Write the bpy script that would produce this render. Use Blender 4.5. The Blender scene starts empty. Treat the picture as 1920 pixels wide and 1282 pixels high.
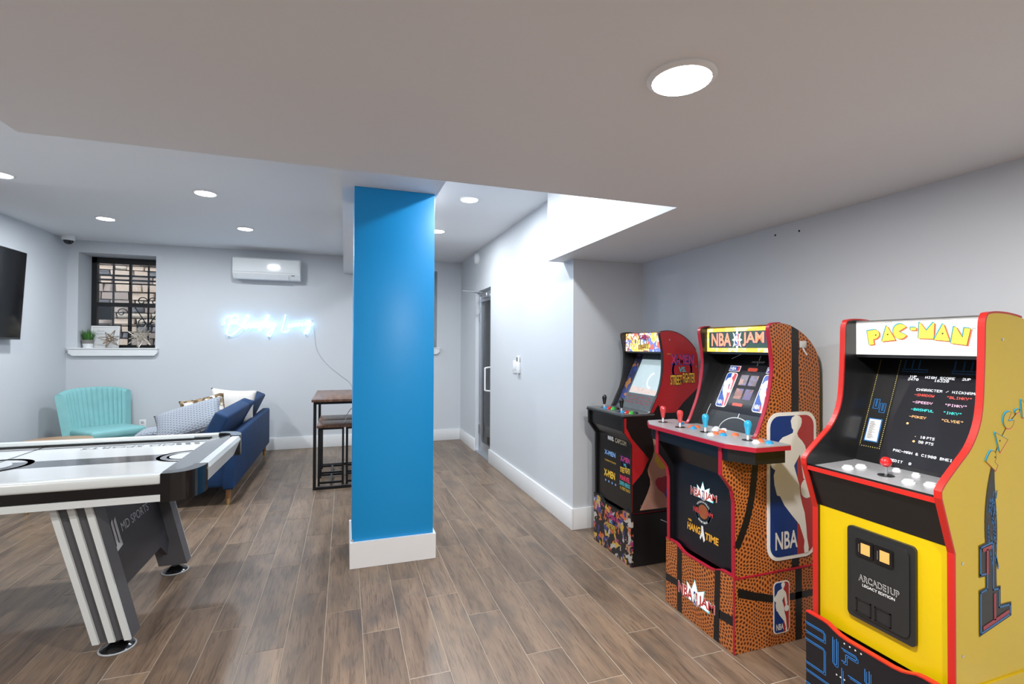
import bpy, bmesh, math, random
from mathutils import Vector, Matrix
random.seed(7)
SC = bpy.context.scene
COL = SC.collection
sin, cos, pi = math.sin, math.cos, math.pi

# ------------------------------------------------------------------ camera
CAM_H = 1.42
yaw, pit, rol = 0.3291447, 0.0095894, 0.0041971
fw = Vector((sin(yaw)*cos(pit), cos(yaw)*cos(pit), sin(pit)))
rt = Vector((cos(yaw), -sin(yaw), 0)); up = rt.cross(fw)
r2 = rt*cos(rol) + up*sin(rol); u2 = -rt*sin(rol) + up*cos(rol)
cd = bpy.data.cameras.new('camera'); cam = bpy.data.objects.new('camera', cd); COL.objects.link(cam)
cd.sensor_width = 36; cd.lens = 36*918.954/1920; cd.clip_start = 0.05
M3 = Matrix((r2, u2, -fw)).transposed()
cam.matrix_world = Matrix.Translation((0, 0, CAM_H)) @ M3.to_4x4()
SC.camera = cam

# ------------------------------------------------------------------ world, exposure
w = bpy.data.worlds.new('world'); SC.world = w; w.use_nodes = True
bg = w.node_tree.nodes['Background']; bg.inputs[0].default_value = (0.93, 0.96, 1.0, 1); bg.inputs[1].default_value = 2.6
SC.view_settings.view_transform = 'Standard'; SC.view_settings.look = 'None'
SC.view_settings.gamma = 1; SC.view_settings.use_curve_mapping = False
SC.view_settings.exposure = 0.78
LAMP_W = 22.0          # watts of each recessed ceiling light

# ------------------------------------------------------------------ materials
MATS = {}
def mat(name, col, rough=0.5, metal=0.0, emit=0.0, ecol=None, sheen=0.0, coat=0.0, noise=0.0, nscale=20, bump=0.0, alpha=1, spec=0.5):
    if name in MATS: return MATS[name]
    m = bpy.data.materials.new(name); m.use_nodes = True; nt = m.node_tree; b = nt.nodes['Principled BSDF']
    c = (*col, 1)
    b.inputs['Base Color'].default_value = c; b.inputs['Roughness'].default_value = rough; b.inputs['Metallic'].default_value = metal
    b.inputs['Specular IOR Level'].default_value = spec
    if emit: b.inputs['Emission Color'].default_value = (*(ecol or col), 1); b.inputs['Emission Strength'].default_value = emit
    if sheen: b.inputs['Sheen Weight'].default_value = sheen; b.inputs['Sheen Roughness'].default_value = 0.4
    if coat: b.inputs['Coat Weight'].default_value = coat; b.inputs['Coat Roughness'].default_value = 0.08
    if noise or bump:
        tc = nt.nodes.new('ShaderNodeTexCoord'); n = nt.nodes.new('ShaderNodeTexNoise'); n.inputs['Scale'].default_value = nscale; n.inputs['Detail'].default_value = 4
        nt.links.new(tc.outputs['Object'], n.inputs['Vector'])
        if noise:
            mx = nt.nodes.new('ShaderNodeMix'); mx.data_type = 'RGBA'
            mx.inputs[6].default_value = tuple(max(0, v*(1-noise)) for v in col)+(1,); mx.inputs[7].default_value = tuple(min(1, v*(1+noise)) for v in col)+(1,)
            nt.links.new(n.outputs['Fac'], mx.inputs[0]); nt.links.new(mx.outputs[2], b.inputs['Base Color'])
        if bump:
            bp = nt.nodes.new('ShaderNodeBump'); bp.inputs['Strength'].default_value = bump; bp.inputs['Distance'].default_value = 0.004
            nt.links.new(n.outputs['Fac'], bp.inputs['Height']); nt.links.new(bp.outputs[0], b.inputs['Normal'])
    MATS[name] = m
    return m
def nodes(name):
    m = bpy.data.materials.new(name); m.use_nodes = True; MATS[name] = m
    nt = m.node_tree; return m, nt, nt.nodes['Principled BSDF']
def N(nt, t, **kw):
    n = nt.nodes.new(t)
    for k, v in kw.items(): setattr(n, k, v)
    return n
def ramp(nt, stops):
    r = N(nt, 'ShaderNodeValToRGB'); e = r.color_ramp.elements
    while len(e) < len(stops): e.new(0.5)
    for q, (p, c) in zip(e, stops): q.position = p; q.color = (*c, 1)
    return r

PAINT = mat('wall_paint', (0.60, 0.625, 0.66), 0.55, bump=0.03, nscale=120)
CEILP = mat('ceiling_paint', (0.78, 0.79, 0.81), 0.6, bump=0.03, nscale=120)
TRIM = mat('trim_white', (0.78, 0.79, 0.80), 0.35)
BLUE = mat('column_blue', (0.002, 0.285, 0.66), 0.4, bump=0.05, nscale=90)
BLACK = mat('black_matte', (0.008, 0.008, 0.009), 0.35)
BLACKG = mat('black_gloss', (0.006, 0.006, 0.007), 0.12, coat=0.4)
IRON = mat('black_iron', (0.012, 0.012, 0.014), 0.4, 0.3)
WHITEP = mat('white_plastic', (0.82, 0.83, 0.84), 0.25)
CHROME = mat('brushed_steel', (0.62, 0.63, 0.65), 0.28, 1.0)
ALU = mat('aluminium_frame', (0.55, 0.57, 0.60), 0.35, 0.9)
GOLD = mat('gold_metal', (0.75, 0.52, 0.22), 0.28, 1.0)
GREY = mat('charcoal_laminate', (0.085, 0.085, 0.095), 0.4)

def wood_plank():
    m, nt, b = nodes('plank_tile_wood')
    tc = N(nt, 'ShaderNodeTexCoord'); oi = N(nt, 'ShaderNodeObjectInfo')
    off = N(nt, 'ShaderNodeVectorMath', operation='SCALE'); off.inputs[0].default_value = (37, 91, 13)
    nt.links.new(oi.outputs['Random'], off.inputs['Scale'])
    add = N(nt, 'ShaderNodeVectorMath', operation='ADD'); nt.links.new(tc.outputs['Object'], add.inputs[0]); nt.links.new(off.outputs[0], add.inputs[1])
    mp = N(nt, 'ShaderNodeMapping'); mp.inputs['Scale'].default_value = (9, 1.3, 1); nt.links.new(add.outputs[0], mp.inputs['Vector'])
    n1 = N(nt, 'ShaderNodeTexNoise'); n1.inputs['Scale'].default_value = 1.1; n1.inputs['Detail'].default_value = 5; n1.inputs['Distortion'].default_value = 0.8
    nt.links.new(mp.outputs[0], n1.inputs['Vector'])
    mp2 = N(nt, 'ShaderNodeMapping'); mp2.inputs['Scale'].default_value = (75, 4, 1); nt.links.new(add.outputs[0], mp2.inputs['Vector'])
    n2 = N(nt, 'ShaderNodeTexNoise'); n2.inputs['Scale'].default_value = 1.5; n2.inputs['Detail'].default_value = 6; n2.inputs['Distortion'].default_value = 1.2
    nt.links.new(mp2.outputs[0], n2.inputs['Vector'])
    mp3 = N(nt, 'ShaderNodeMapping'); mp3.inputs['Scale'].default_value = (7, 3.4, 1); nt.links.new(add.outputs[0], mp3.inputs['Vector'])
    n3 = N(nt, 'ShaderNodeTexNoise'); n3.inputs['Scale'].default_value = 1.0; n3.inputs['Detail'].default_value = 3
    nt.links.new(mp3.outputs[0], n3.inputs['Vector'])
    r1 = ramp(nt, [(0.30, (0.120, 0.082, 0.057)), (0.5, (0.195, 0.134, 0.092)), (0.72, (0.260, 0.180, 0.120))])
    nt.links.new(n1.outputs['Fac'], r1.inputs[0])
    r2_ = ramp(nt, [(0.36, (0.62, 0.6, 0.6)), (0.5, (1, 1, 1)), (0.7, (1.0, 0.98, 0.95))]); nt.links.new(n2.outputs['Fac'], r2_.inputs[0])
    mul = N(nt, 'ShaderNodeMix', data_type='RGBA', blend_type='MULTIPLY'); mul.inputs[0].default_value = 1
    nt.links.new(r1.outputs[0], mul.inputs[6]); nt.links.new(r2_.outputs[0], mul.inputs[7])
    r3 = ramp(nt, [(0.54, (0, 0, 0)), (0.76, (0.7, 0.7, 0.7))]); nt.links.new(n3.outputs['Fac'], r3.inputs[0])
    mg = N(nt, 'ShaderNodeMix', data_type='RGBA'); mg.inputs[7].default_value = (0.085, 0.072, 0.062, 1)
    nt.links.new(r3.outputs[0], mg.inputs[0]); nt.links.new(mul.outputs[2], mg.inputs[6])
    hs = N(nt, 'ShaderNodeHueSaturation'); nt.links.new(mg.outputs[2], hs.inputs['Color'])
    mr = N(nt, 'ShaderNodeMapRange'); mr.inputs[3].default_value = 0.88; mr.inputs[4].default_value = 1.12
    nt.links.new(oi.outputs['Random'], mr.inputs[0]); nt.links.new(mr.outputs[0], hs.inputs['Value'])
    nt.links.new(hs.outputs[0], b.inputs['Base Color'])
    b.inputs['Roughness'].default_value = 0.36
    bp = N(nt, 'ShaderNodeBump'); bp.inputs['Strength'].default_value = 0.12; bp.inputs['Distance'].default_value = 0.002
    nt.links.new(n2.outputs['Fac'], bp.inputs['Height']); nt.links.new(bp.outputs[0], b.inputs['Normal'])
    return m
PLANK = wood_plank()
GROUT = mat('grout', (0.40, 0.335, 0.27), 0.8, noise=0.15, nscale=60)

def basketball():
    m, nt, b = nodes('basketball_print')
    tc = N(nt, 'ShaderNodeTexCoord'); sx = N(nt, 'ShaderNodeSeparateXYZ'); nt.links.new(tc.outputs['Object'], sx.inputs[0])
    ad = N(nt, 'ShaderNodeMath', operation='ADD'); nt.links.new(sx.outputs[0], ad.inputs[0]); nt.links.new(sx.outputs[1], ad.inputs[1])
    cb = N(nt, 'ShaderNodeCombineXYZ'); nt.links.new(ad.outputs[0], cb.inputs[0]); nt.links.new(sx.outputs[2], cb.inputs[1])
    nz = N(nt, 'ShaderNodeTexNoise'); nz.inputs['Scale'].default_value = 9; nz.inputs['Detail'].default_value = 1; nt.links.new(cb.outputs[0], nz.inputs['Vector'])
    wob = N(nt, 'ShaderNodeVectorMath', operation='MULTIPLY_ADD'); wob.inputs[1].default_value = (.05, .05, 0); nt.links.new(nz.outputs['Color'], wob.inputs[0]); nt.links.new(cb.outputs[0], wob.inputs[2])
    tot = None
    for q in (0.1, 0.1+pi/3, 0.1+2*pi/3):
        d = N(nt, 'ShaderNodeVectorMath', operation='DOT_PRODUCT'); d.inputs[1].default_value = (385*cos(q), 385*sin(q), 0); nt.links.new(wob.outputs[0], d.inputs[0])
        c_ = N(nt, 'ShaderNodeMath', operation='COSINE'); nt.links.new(d.outputs['Value'], c_.inputs[0])
        if tot is None: tot = c_
        else:
            a_ = N(nt, 'ShaderNodeMath', operation='ADD'); nt.links.new(tot.outputs[0], a_.inputs[0]); nt.links.new(c_.outputs[0], a_.inputs[1]); tot = a_
    sc_ = N(nt, 'ShaderNodeMapRange'); sc_.inputs[1].default_value = -1.5; sc_.inputs[2].default_value = 3; nt.links.new(tot.outputs[0], sc_.inputs[0])
    r = ramp(nt, [(0.10, (0.50, 0.165, 0.042)), (0.36, (0.33, 0.090, 0.022)), (0.56, (0.10, 0.026, 0.009)), (0.8, (0.07, 0.016, 0.006))]); nt.links.new(sc_.outputs[0], r.inputs[0])
    nt.links.new(r.outputs[0], b.inputs['Base Color']); b.inputs['Roughness'].default_value = 0.3
    return m
BBALL = basketball()
def collage(name, stops, scale, emit=0.0, rough=0.3):
    m, nt, b = nodes(name)
    tc = N(nt, 'ShaderNodeTexCoord'); n0 = N(nt, 'ShaderNodeTexNoise'); n0.inputs['Scale'].default_value = scale*0.6; n0.inputs['Detail'].default_value = 2
    nt.links.new(tc.outputs['Object'], n0.inputs['Vector'])
    mx = N(nt, 'ShaderNodeMix', data_type='RGBA'); mx.inputs[0].default_value = 0.12
    nt.links.new(tc.outputs['Object'], mx.inputs[6]); nt.links.new(n0.outputs['Color'], mx.inputs[7])
    v = N(nt, 'ShaderNodeTexVoronoi'); v.inputs['Scale'].default_value = scale; nt.links.new(mx.outputs[2], v.inputs['Vector'])
    sp = N(nt, 'ShaderNodeSeparateColor'); nt.links.new(v.outputs['Color'], sp.inputs[0])
    r = ramp(nt, stops); r.color_ramp.interpolation = 'CONSTANT'; nt.links.new(sp.outputs[0], r.inputs[0])
    nt.links.new(r.outputs[0], b.inputs['Base Color']); b.inputs['Roughness'].default_value = rough
    if emit: nt.links.new(r.outputs[0], b.inputs['Emission Color']); b.inputs['Emission Strength'].default_value = emit
    return m
def grain(name, c1, c2, sc=(3, 40, 3), rough=0.35):
    m, nt, b = nodes(name)
    tc = N(nt, 'ShaderNodeTexCoord'); mp = N(nt, 'ShaderNodeMapping'); mp.inputs['Scale'].default_value = sc; nt.links.new(tc.outputs['Object'], mp.inputs['Vector'])
    n = N(nt, 'ShaderNodeTexNoise'); n.inputs['Scale'].default_value = 1; n.inputs['Detail'].default_value = 6; n.inputs['Distortion'].default_value = 0.7; nt.links.new(mp.outputs[0], n.inputs['Vector'])
    r = ramp(nt, [(0.35, c1), (0.65, c2)]); nt.links.new(n.outputs['Fac'], r.inputs[0]); nt.links.new(r.outputs[0], b.inputs['Base Color']); b.inputs['Roughness'].default_value = rough
    return m
def glass(name, tint=(0.9, 0.95, 1.0), refl=0.12):
    m, nt, b = nodes(name); nt.nodes.remove(b); out = nt.nodes['Material Output']
    t = N(nt, 'ShaderNodeBsdfTransparent'); t.inputs[0].default_value = (*tint, 1); g = N(nt, 'ShaderNodeBsdfGlossy'); g.inputs['Roughness'].default_value = 0.02
    fr = N(nt, 'ShaderNodeFresnel'); fr.inputs[0].default_value = 1.5; mx = N(nt, 'ShaderNodeMixShader')
    nt.links.new(fr.outputs[0], mx.inputs[0]); nt.links.new(t.outputs[0], mx.inputs[1]); nt.links.new(g.outputs[0], mx.inputs[2]); nt.links.new(mx.outputs[0], out.inputs[0])
    return m
GLASS = glass('window_glass')

# ------------------------------------------------------------------ mesh helpers
class MB:
    def __init__(s): s.v = []; s.f = []; s.sm = []
    def add(s, vs, fs, smooth=False):
        o = len(s.v); s.v += [Vector(p) for p in vs]; s.f += [[i+o for i in f] for f in fs]; s.sm += [smooth]*len(fs); return s
    def box(s, x0, x1, y0, y1, z0, z1, M=None):
        vs = [(x, y, z) for x in (x0, x1) for y in (y0, y1) for z in (z0, z1)]
        if M: vs = [M @ Vector(p) for p in vs]
        return s.add(vs, [(0, 1, 3, 2), (4, 6, 7, 5), (0, 4, 5, 1), (2, 3, 7, 6), (0, 2, 6, 4), (1, 5, 7, 3)])
    def rbox(s, x0, x1, y0, y1, z0, z1, r=0.01, seg=2, M=None, smooth=True):
        bm = bmesh.new(); bmesh.ops.create_cube(bm, size=1)
        for v in bm.verts: v.co = Vector(((x0+x1)/2+v.co.x*(x1-x0), (y0+y1)/2+v.co.y*(y1-y0), (z0+z1)/2+v.co.z*(z1-z0)))
        bmesh.ops.bevel(bm, geom=list(bm.edges), offset=r, segments=seg, profile=0.5, affect='EDGES')
        bm.verts.index_update(); vs = [(M @ v.co if M else v.co.copy()) for v in bm.verts]; fs = [[v.index for v in f.verts] for f in bm.faces]; bm.free()
        return s.add(vs, fs, smooth)
    def prism(s, pts, fn0, fn1, smooth=False):
        n = len(pts); vs = [fn0(*p) for p in pts]+[fn1(*p) for p in pts]
        return s.add(vs, [list(range(n))[::-1], list(range(n, 2*n))]+[[i, (i+1) % n, n+(i+1) % n, n+i] for i in range(n)], smooth)
    def tube(s, pts, r, n=8, closed=False, cap=True):
        pts = [Vector(p) for p in pts]; m = len(pts); rings = []; prev = None
        for i, p in enumerate(pts):
            a = pts[(i-1) % m] if (closed or i > 0) else p; b = pts[(i+1) % m] if (closed or i < m-1) else p
            t = (b-a).normalized() if (b-a).length > 1e-9 else Vector((0, 0, 1))
            if prev is None: x = t.orthogonal().normalized()
            else: x = (prev-t*prev.dot(t)); x = x.normalized() if x.length > 1e-6 else t.orthogonal().normalized()
            prev = x; y = t.cross(x); rr = r[i] if isinstance(r, (list, tuple)) else r
            rings.append([p+x*rr*cos(2*pi*k/n)+y*rr*sin(2*pi*k/n) for k in range(n)])
        vs = [q for g in rings for q in g]; fs = []
        for i in range(m if closed else m-1):
            j = (i+1) % m
            fs += [[i*n+k, i*n+(k+1) % n, j*n+(k+1) % n, j*n+k] for k in range(n)]
        if cap and not closed: fs += [list(range(n))[::-1], [(m-1)*n+k for k in range(n)]]
        return s.add(vs, fs, True)
    def lathe(s, prof, c, n=24, M=None):
        vs = []; m = len(prof)
        for r, z in prof:
            for k in range(n):
                p = Vector((r*cos(2*pi*k/n), r*sin(2*pi*k/n), z))
                if M: p = M @ p
                vs.append(p+Vector(c))
        fs = [[i*n+k, i*n+(k+1) % n, (i+1)*n+(k+1) % n, (i+1)*n+k] for i in range(m-1) for k in range(n)]
        fs += [list(range(n))[::-1], [(m-1)*n+k for k in range(n)]]
        return s.add(vs, fs, True)
    def grid(s, fn, nu, nv, cu=False, smooth=True):
        vs = [fn(i/(nu if cu else nu), j/nv) for i in range(nu if cu else nu+1) for j in range(nv+1)]
        fs = []; m = nv+1; q = nu if cu else nu+1
        for i in range(nu):
            for j in range(nv): fs.append([i*m+j, ((i+1) % q)*m+j, ((i+1) % q)*m+j+1, i*m+j+1])
        return s.add(vs, fs, smooth)
    def build(s, name, m, parent=None, flip=False):
        o0 = rootloc(parent)
        me = bpy.data.meshes.new(name); me.from_pydata([tuple(p-o0) for p in s.v], [], s.f)
        for p, q in zip(me.polygons, s.sm): p.use_smooth = q
        bm = bmesh.new(); bm.from_mesh(me); bmesh.ops.recalc_face_normals(bm, faces=bm.faces); bm.to_mesh(me); bm.free()
        me.materials.append(m); o = bpy.data.objects.new(name, me); COL.objects.link(o)
        if parent: o.parent = parent
        if any(s.sm):
            try: me.set_sharp_from_angle(angle=math.radians(38))
            except Exception: pass
        return o
def rootloc(p):
    t = Vector((0, 0, 0))
    while p: t += p.location; p = p.parent
    return t
def tag(o, label, cat, group=None):
    o['label'] = label; o['category'] = cat
    if group: o['group'] = group
    return o
def thing(name, loc, label, cat, group=None):
    o = bpy.data.objects.new(name, None); COL.objects.link(o); o.location = loc; o.empty_display_size = 0.1
    return tag(o, label, cat, group)
def struct(o): o['kind'] = 'structure'; return o
def copy_tree(o, parent=None):
    c = o.copy(); COL.objects.link(c); c.parent = parent
    for ch in list(o.children): copy_tree(ch, c)
    return c
def box(name, x0, x1, y0, y1, z0, z1, m, parent=None, r=0):
    b = MB()
    b.rbox(x0, x1, y0, y1, z0, z1, r) if r else b.box(x0, x1, y0, y1, z0, z1)
    return b.build(name, m, parent)
def cr(pts, n=6):
    out = []; P = [Vector(p) for p in pts]
    for i in range(len(P)-1):
        a = P[max(i-1, 0)]; b = P[i]; c = P[i+1]; d = P[min(i+2, len(P)-1)]
        for k in range(n):
            t = k/n; out.append(tuple(0.5*((2*b)+(c-a)*t+(2*a-5*b+4*c-d)*t*t+(3*b-a-3*c+d)*t**3)))
    return out+[tuple(P[-1])]
# frames: map (u, v, lift) on a face to the world
def front_frame(X):      # a face looking towards -X, text reads along -Y
    return lambda y, z, n=0: Vector((X-n, y, z))
def side_frame(Y):       # a face looking towards -Y
    return lambda x, z, n=0: Vector((x, Y-n, z))
def slope_frame(p0, p1):  # leaning face containing the Y axis; v measured up the slope from p0
    a = Vector((p0[0], 0, p0[1])); t = Vector((p1[0]-p0[0], 0, p1[1]-p0[1])); t.normalize(); n_ = Vector((-t.z, 0, t.x))
    return lambda y, v, n=0: a+t*v+Vector((0, y, 0))+n_*n
LIFT = 0.0008
SPLIT = {'black_band', 'screen_tiles', 'edge_stripe', 'logo_mark'}
def decal(name, polys, F, m, parent, lift=1, th=0.0004):
    if name in SPLIT and len(polys) > 1: return [decal(name, [p], F, m, parent, lift, th) for p in polys][0]
    b = MB()
    for p in polys: b.prism(p, lambda u, v: F(u, v, LIFT*lift-th), lambda u, v: F(u, v, LIFT*lift))
    o = b.build(name, m, parent)
    if len(polys) > 1: o['kind'] = 'stuff'
    return o
def ribbon(pts, w, closed=False):
    out = []; n = len(pts)
    for i in range(n if closed else n-1):
        a = Vector(pts[i]); b = Vector(pts[(i+1) % n]); d = (b-a)
        if d.length < 1e-7: continue
        d.normalize(); q = Vector((-d.y, d.x))*w/2; e = d*w/2
        out.append([tuple(a-e+q), tuple(b+e+q), tuple(b+e-q), tuple(a-e-q)])
    return out
def text(name, s, F, u0, u1, v0, v1, m, parent, lift=2, shear=0.0, th=0.0004, bold=0.0):
    cu = bpy.data.curves.new('t', 'FONT'); cu.body = s; cu.resolution_u = 3; cu.offset = bold
    o = bpy.data.objects.new('t', cu); me = bpy.data.meshes.new_from_object(o)
    xs = [v.co.x for v in me.vertices]; ys = [v.co.y for v in me.vertices]
    x0, x1, y0, y1 = min(xs), max(xs), min(ys), max(ys)
    vs = []; 
    for v in me.vertices:
        a = (v.co.x-x0)/(x1-x0); b = (v.co.y-y0)/(y1-y0); a2 = a+shear*(b-0.5)
        vs.append(F(u0+(u1-u0)*a2, v0+(v1-v0)*b, LIFT*lift))
    fs = [list(p.vertices) for p in me.polygons]
    bpy.data.objects.remove(o); bpy.data.curves.remove(cu); bpy.data.meshes.remove(me)
    return MB().add(vs, fs).build(name, m, parent)
PIX = dict(zip('0123456789ABCDEFGHIJKLMNOPQRSTUVWXYZ-/".&', '3E5149453E 00427F4000 4261514946 2141454B31 1814127F10 2745454539 3C4A494930 0171090503 3649494936 064949291E 7E1111117E 7F49494936 3E41414122 7F4141221C 7F49494941 7F09090901 3E4149497A 7F0808087F 00417F4100 2040413F01 7F08142241 7F40404040 7F020C027F 7F0408107F 3E4141413E 7F09090906 3E4151215E 7F09192946 4649494931 01017F0101 3F4040403F 1F2040201F 3F4038403F 6314081463 0708700807 6151494543 0808080808 2010080402 0007000700 0060600000 3649552250'.split()))
def pixtext(name, s, F, u0, u1, v0, v1, m, parent, lift=3):
    cols = len(s)*6-1; du = (u1-u0)/cols; dv = (v1-v0)/7; polys = []
    for i, ch in enumerate(s):
        h = PIX.get(ch)
        if not h: continue
        for c in range(5):
            bits = int(h[2*c:2*c+2], 16); r = 0
            while r < 7:
                if bits >> r & 1:
                    e = r
                    while e < 7 and bits >> e & 1: e += 1
                    x = u0+(i*6+c)*du; polys.append([(x, v1-e*dv), (x+du, v1-e*dv), (x+du, v1-r*dv), (x, v1-r*dv)]); r = e
                else: r += 1
    b = MB()
    for p in polys: b.add([F(u, v, LIFT*lift) for u, v in p], [[0, 1, 2, 3]])
    return b.build(name, m, parent)

# ================================================================== THE ROOM
XL, XR, XW = -3.2, 2.315, 1.69          # left wall, arcade wall, corridor wall
YB, YN, YC, YF = -2.6, 3.468, 2.02, 7.385   # back, nook end, low ceiling edge, far wall
ZL, ZH, ZN = 2.11, 2.705, 2.617         # low ceiling, corridor ceiling, near left ceiling
fl = struct(box('floor', XL-0.1, XR+0.1, YB-0.1, YF+0.1, -0.06, -0.0015, GROUT))
PW, PL = 0.1775, 0.9215
def plank_mesh(y0, y1):
    return MB().rbox(-PW/2+.0014, PW/2-.0014, y0, y1, -0.012, 0, 0.0012, 1, smooth=False)
PH = {0: 2.54, 1: 3.052, 2: 2.79}
base_plank = None; rest = MB()
for k in range(-19, 13):
    xc = 0.095+PW*(k+.5)
    if xc-PW/2 < XL-.05 or xc+PW/2 > XR+.12: continue
    y = PH[k % 3]
    while y > YB-PL: y -= PL
    while y < YF:
        a, b_ = max(y, YB)+.0018, min(y+PL, YF+.02)-.0018
        if b_-a > 0.03:
            if b_ < 1.15: rest.box(xc-PW/2+.0014, xc+PW/2-.0014, a, b_, -.012, 0)
            else:
                full = abs((b_-a)-(PL-.0036)) < 1e-4
                if full and base_plank is not None:
                    o = base_plank.copy(); COL.objects.link(o)
                else:
                    o = plank_mesh(-(b_-a)/2, (b_-a)/2).build('plank', PLANK)
                    if full: base_plank = o
                o.parent = fl; o.location = (xc, (a+b_)/2, 0)
        y += PL
ro = rest.build('plank_field', PLANK, fl); ro['kind'] = 'stuff'
struct(box('wall_left', XL-0.12, XL, YB, YF+.12, 0, 2.8, PAINT))
struct(box('wall_back', XL, XR, YB-0.12, YB, 0, 2.8, PAINT))
struct(box('wall_right', XR, XR+0.12, YB, YN, 0, 2.8, PAINT))
struct(box('wall_nook', XW+.12, XR+.12, YN, YN+0.12, 0, 2.8, PAINT))
DY0, DY1, DZ = 5.765, 6.49, 2.158
b = MB(); b.box(XW, XW+.12, YN, DY0, 0, 2.8); b.box(XW, XW+.12, DY1, YF, 0, 2.8); b.box(XW, XW+.12, DY0, DY1, DZ, 2.8)
struct(b.build('wall_corridor', PAINT))
W1 = (-3.09, -2.285, 1.372, 2.557); W2 = (0.52, 1.322, 1.39, 2.557); WT = 0.42
b = MB(); xs = [XL-.12, W1[0], W1[1], W2[0], W2[1], XW+.12]
for i in (0, 2, 4): b.box(xs[i], xs[i+1], YF, YF+WT, 0, 2.8)
for q in (W1, W2): b.box(q[0], q[1], YF, YF+WT, 0, q[2]); b.box(q[0], q[1], YF, YF+WT, q[3], 2.8)
struct(b.build('wall_far', PAINT))
# ceilings
struct(box('ceiling', XL, XW+.1, YN-1.5, YF+.1, ZH, ZH+.12, CEILP))
struct(box('ceiling_near_left', XL, -0.02, YB, 4.6, ZN, ZN+.085, CEILP))
b = MB(); b.box(-1.01, XR+.1, YB, YC, ZL, ZH+.1); b.box(1.548, XR+.1, YC, 3.655, ZL, ZH+.1)
struct(b.build('ceiling_low', CEILP))
struct(box('beam', -0.022, 0.594, YC, YF, 2.453, ZH+.02, CEILP))
# baseboards
BBH = 0.165
def bb(name, x0, x1, y0, y1): return struct(box(name, x0, x1, y0, y1, 0.0005, BBH, TRIM, r=0.002))
bb('baseboard_far', XL, XW, YF-.016, YF); bb('baseboard_left', XL, XL+.016, YB, YF-.016)
bb('baseboard_corridor', XW-.016, XW, YN-.016, DY0+.02); bb('baseboard_corridor_far', XW-.016, XW, DY1-.01, YF-.016)
bb('baseboard_nook', XW, XR, YN-.016, YN); bb('baseboard_right', XR-.016, XR, YB, YN-.016); bb('baseboard_back', XL+.016, XR-.016, YB, YB+.016)
# column
t = thing('column', (0.32, 3.5, 0), 'square bright blue column on a white baseboard collar', 'column')
box('shaft', 0.054, 0.573, 3.31, 3.72, 0.002, 2.4525, BLUE, t, r=0.003)
b = MB(); b.box(0.040, 0.589, 3.29, 3.31, 0.001, BBH); b.box(0.040, 0.589, 3.72, 3.74, 0.001, BBH); b.box(0.040, 0.054, 3.31, 3.72, 0.001, BBH); b.box(0.573, 0.589, 3.31, 3.72, 0.001, BBH)
b.build('baseboard_collar', TRIM, t)
MB().lathe([(0.004, 0), (0.008, 0.002), (0.006, 0.005), (0.001, 0.006)], (0.056, 3.309, 0.175), 10, Matrix.Rotation(pi/2, 3, 'X')).build('screw_cap', CHROME, t)

# ------------------------------------------------------------------ windows
def window(n, q, pane_y):
    x0, x1, z0, z1 = q; y = YF+pane_y
    root = bpy.data.objects.new('window_%d' % n, None); COL.objects.link(root); root['kind'] = 'structure'
    b = MB(); fwd = 0.055
    b.box(x0, x0+fwd, y, y+.07, z0, z1); b.box(x1-fwd, x1, y, y+.07, z0, z1); b.box(x0, x1, y, y+.07, z1-.075, z1); b.box(x0, x1, y, y+.07, z0, z0+.05)
    zm = z0+(z1-z0)*.485
    b.box(x0+fwd, x1-fwd, y-.012, y+.05, zm-.025, zm+.025)
    b.build('window_frame', BLACK, root)
    xm = (x0+x1)/2
    for a, c, yy in ((z0+.05, zm-.025, y+.012), (zm+.025, z1-.075, y+.035)):
        mb = MB(); mb.box(xm-.009, xm+.009, yy-.008, yy+.008, a, c); mb.box(x0+fwd, x1-fwd, yy-.008, yy+.008, (a+c)/2-.008, (a+c)/2+.008); mb.build('muntin', BLACK, root)
        for (p, r_) in ((x0+fwd, xm), (xm, x1-fwd)):
            for (s0, s1) in ((a, (a+c)/2), ((a+c)/2, c)):
                box('pane', p, r_, yy-.002, yy+.002, s0, s1, GLASS, root)
    MB().prism([(x0-.075, z0+.0), (x1+.035, z0), (x1+.035, z0-.05), (x1, z0-.085), (x0-.035, z0-.085), (x0-.075, z0-.05)],
               lambda u, v: Vector((u, YF-.045, v)), lambda u, v: Vector((u, YF+.001, v))).build('window_sill', TRIM, root)
    mb = MB(); mb.box(x0-.08, x1+.04, YF-.055, YF, z0-.002, z0+.012); mb.box(x0+.001, x1-.001, YF, y, z0, z0+.012); mb.build('sill_board', TRIM, root)
    return root
window(1, W1, 0.335); window(2, W2, 0.335)

# ------------------------------------------------------------------ recessed ceiling lights
DIFF = mat('lamp_diffuser', (1, 1, 1), 0.5, emit=14.0, ecol=(1.0, 0.99, 0.97))
def lamp(p, label, tint=(1.0, 0.97, 0.94), k=1.0, where=''):
    t = thing('ceiling_light' + where, p, label, 'light', 'recessed ceiling lights')
    MB().lathe([(0.086, 0.0), (0.086, -0.004), (0.080, -0.010), (0.073, -0.011), (0.073, -0.006)], p, 36).build('trim_ring', WHITEP, t)
    MB().lathe([(0.0735, -0.006), (0.070, -0.012), (0.045, -0.0145), (0.002, -0.015)], p, 36).build('diffuser', DIFF, t)
    ld = bpy.data.lights.new('lamp', 'AREA'); ld.shape = 'DISK'; ld.size = 0.14; ld.energy = LAMP_W*k; ld.color = tint
    lo = bpy.data.objects.new('bulb' + where, ld); COL.objects.link(lo); lo.parent = t; lo.location = (0, 0, -0.018)
    return t
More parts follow.
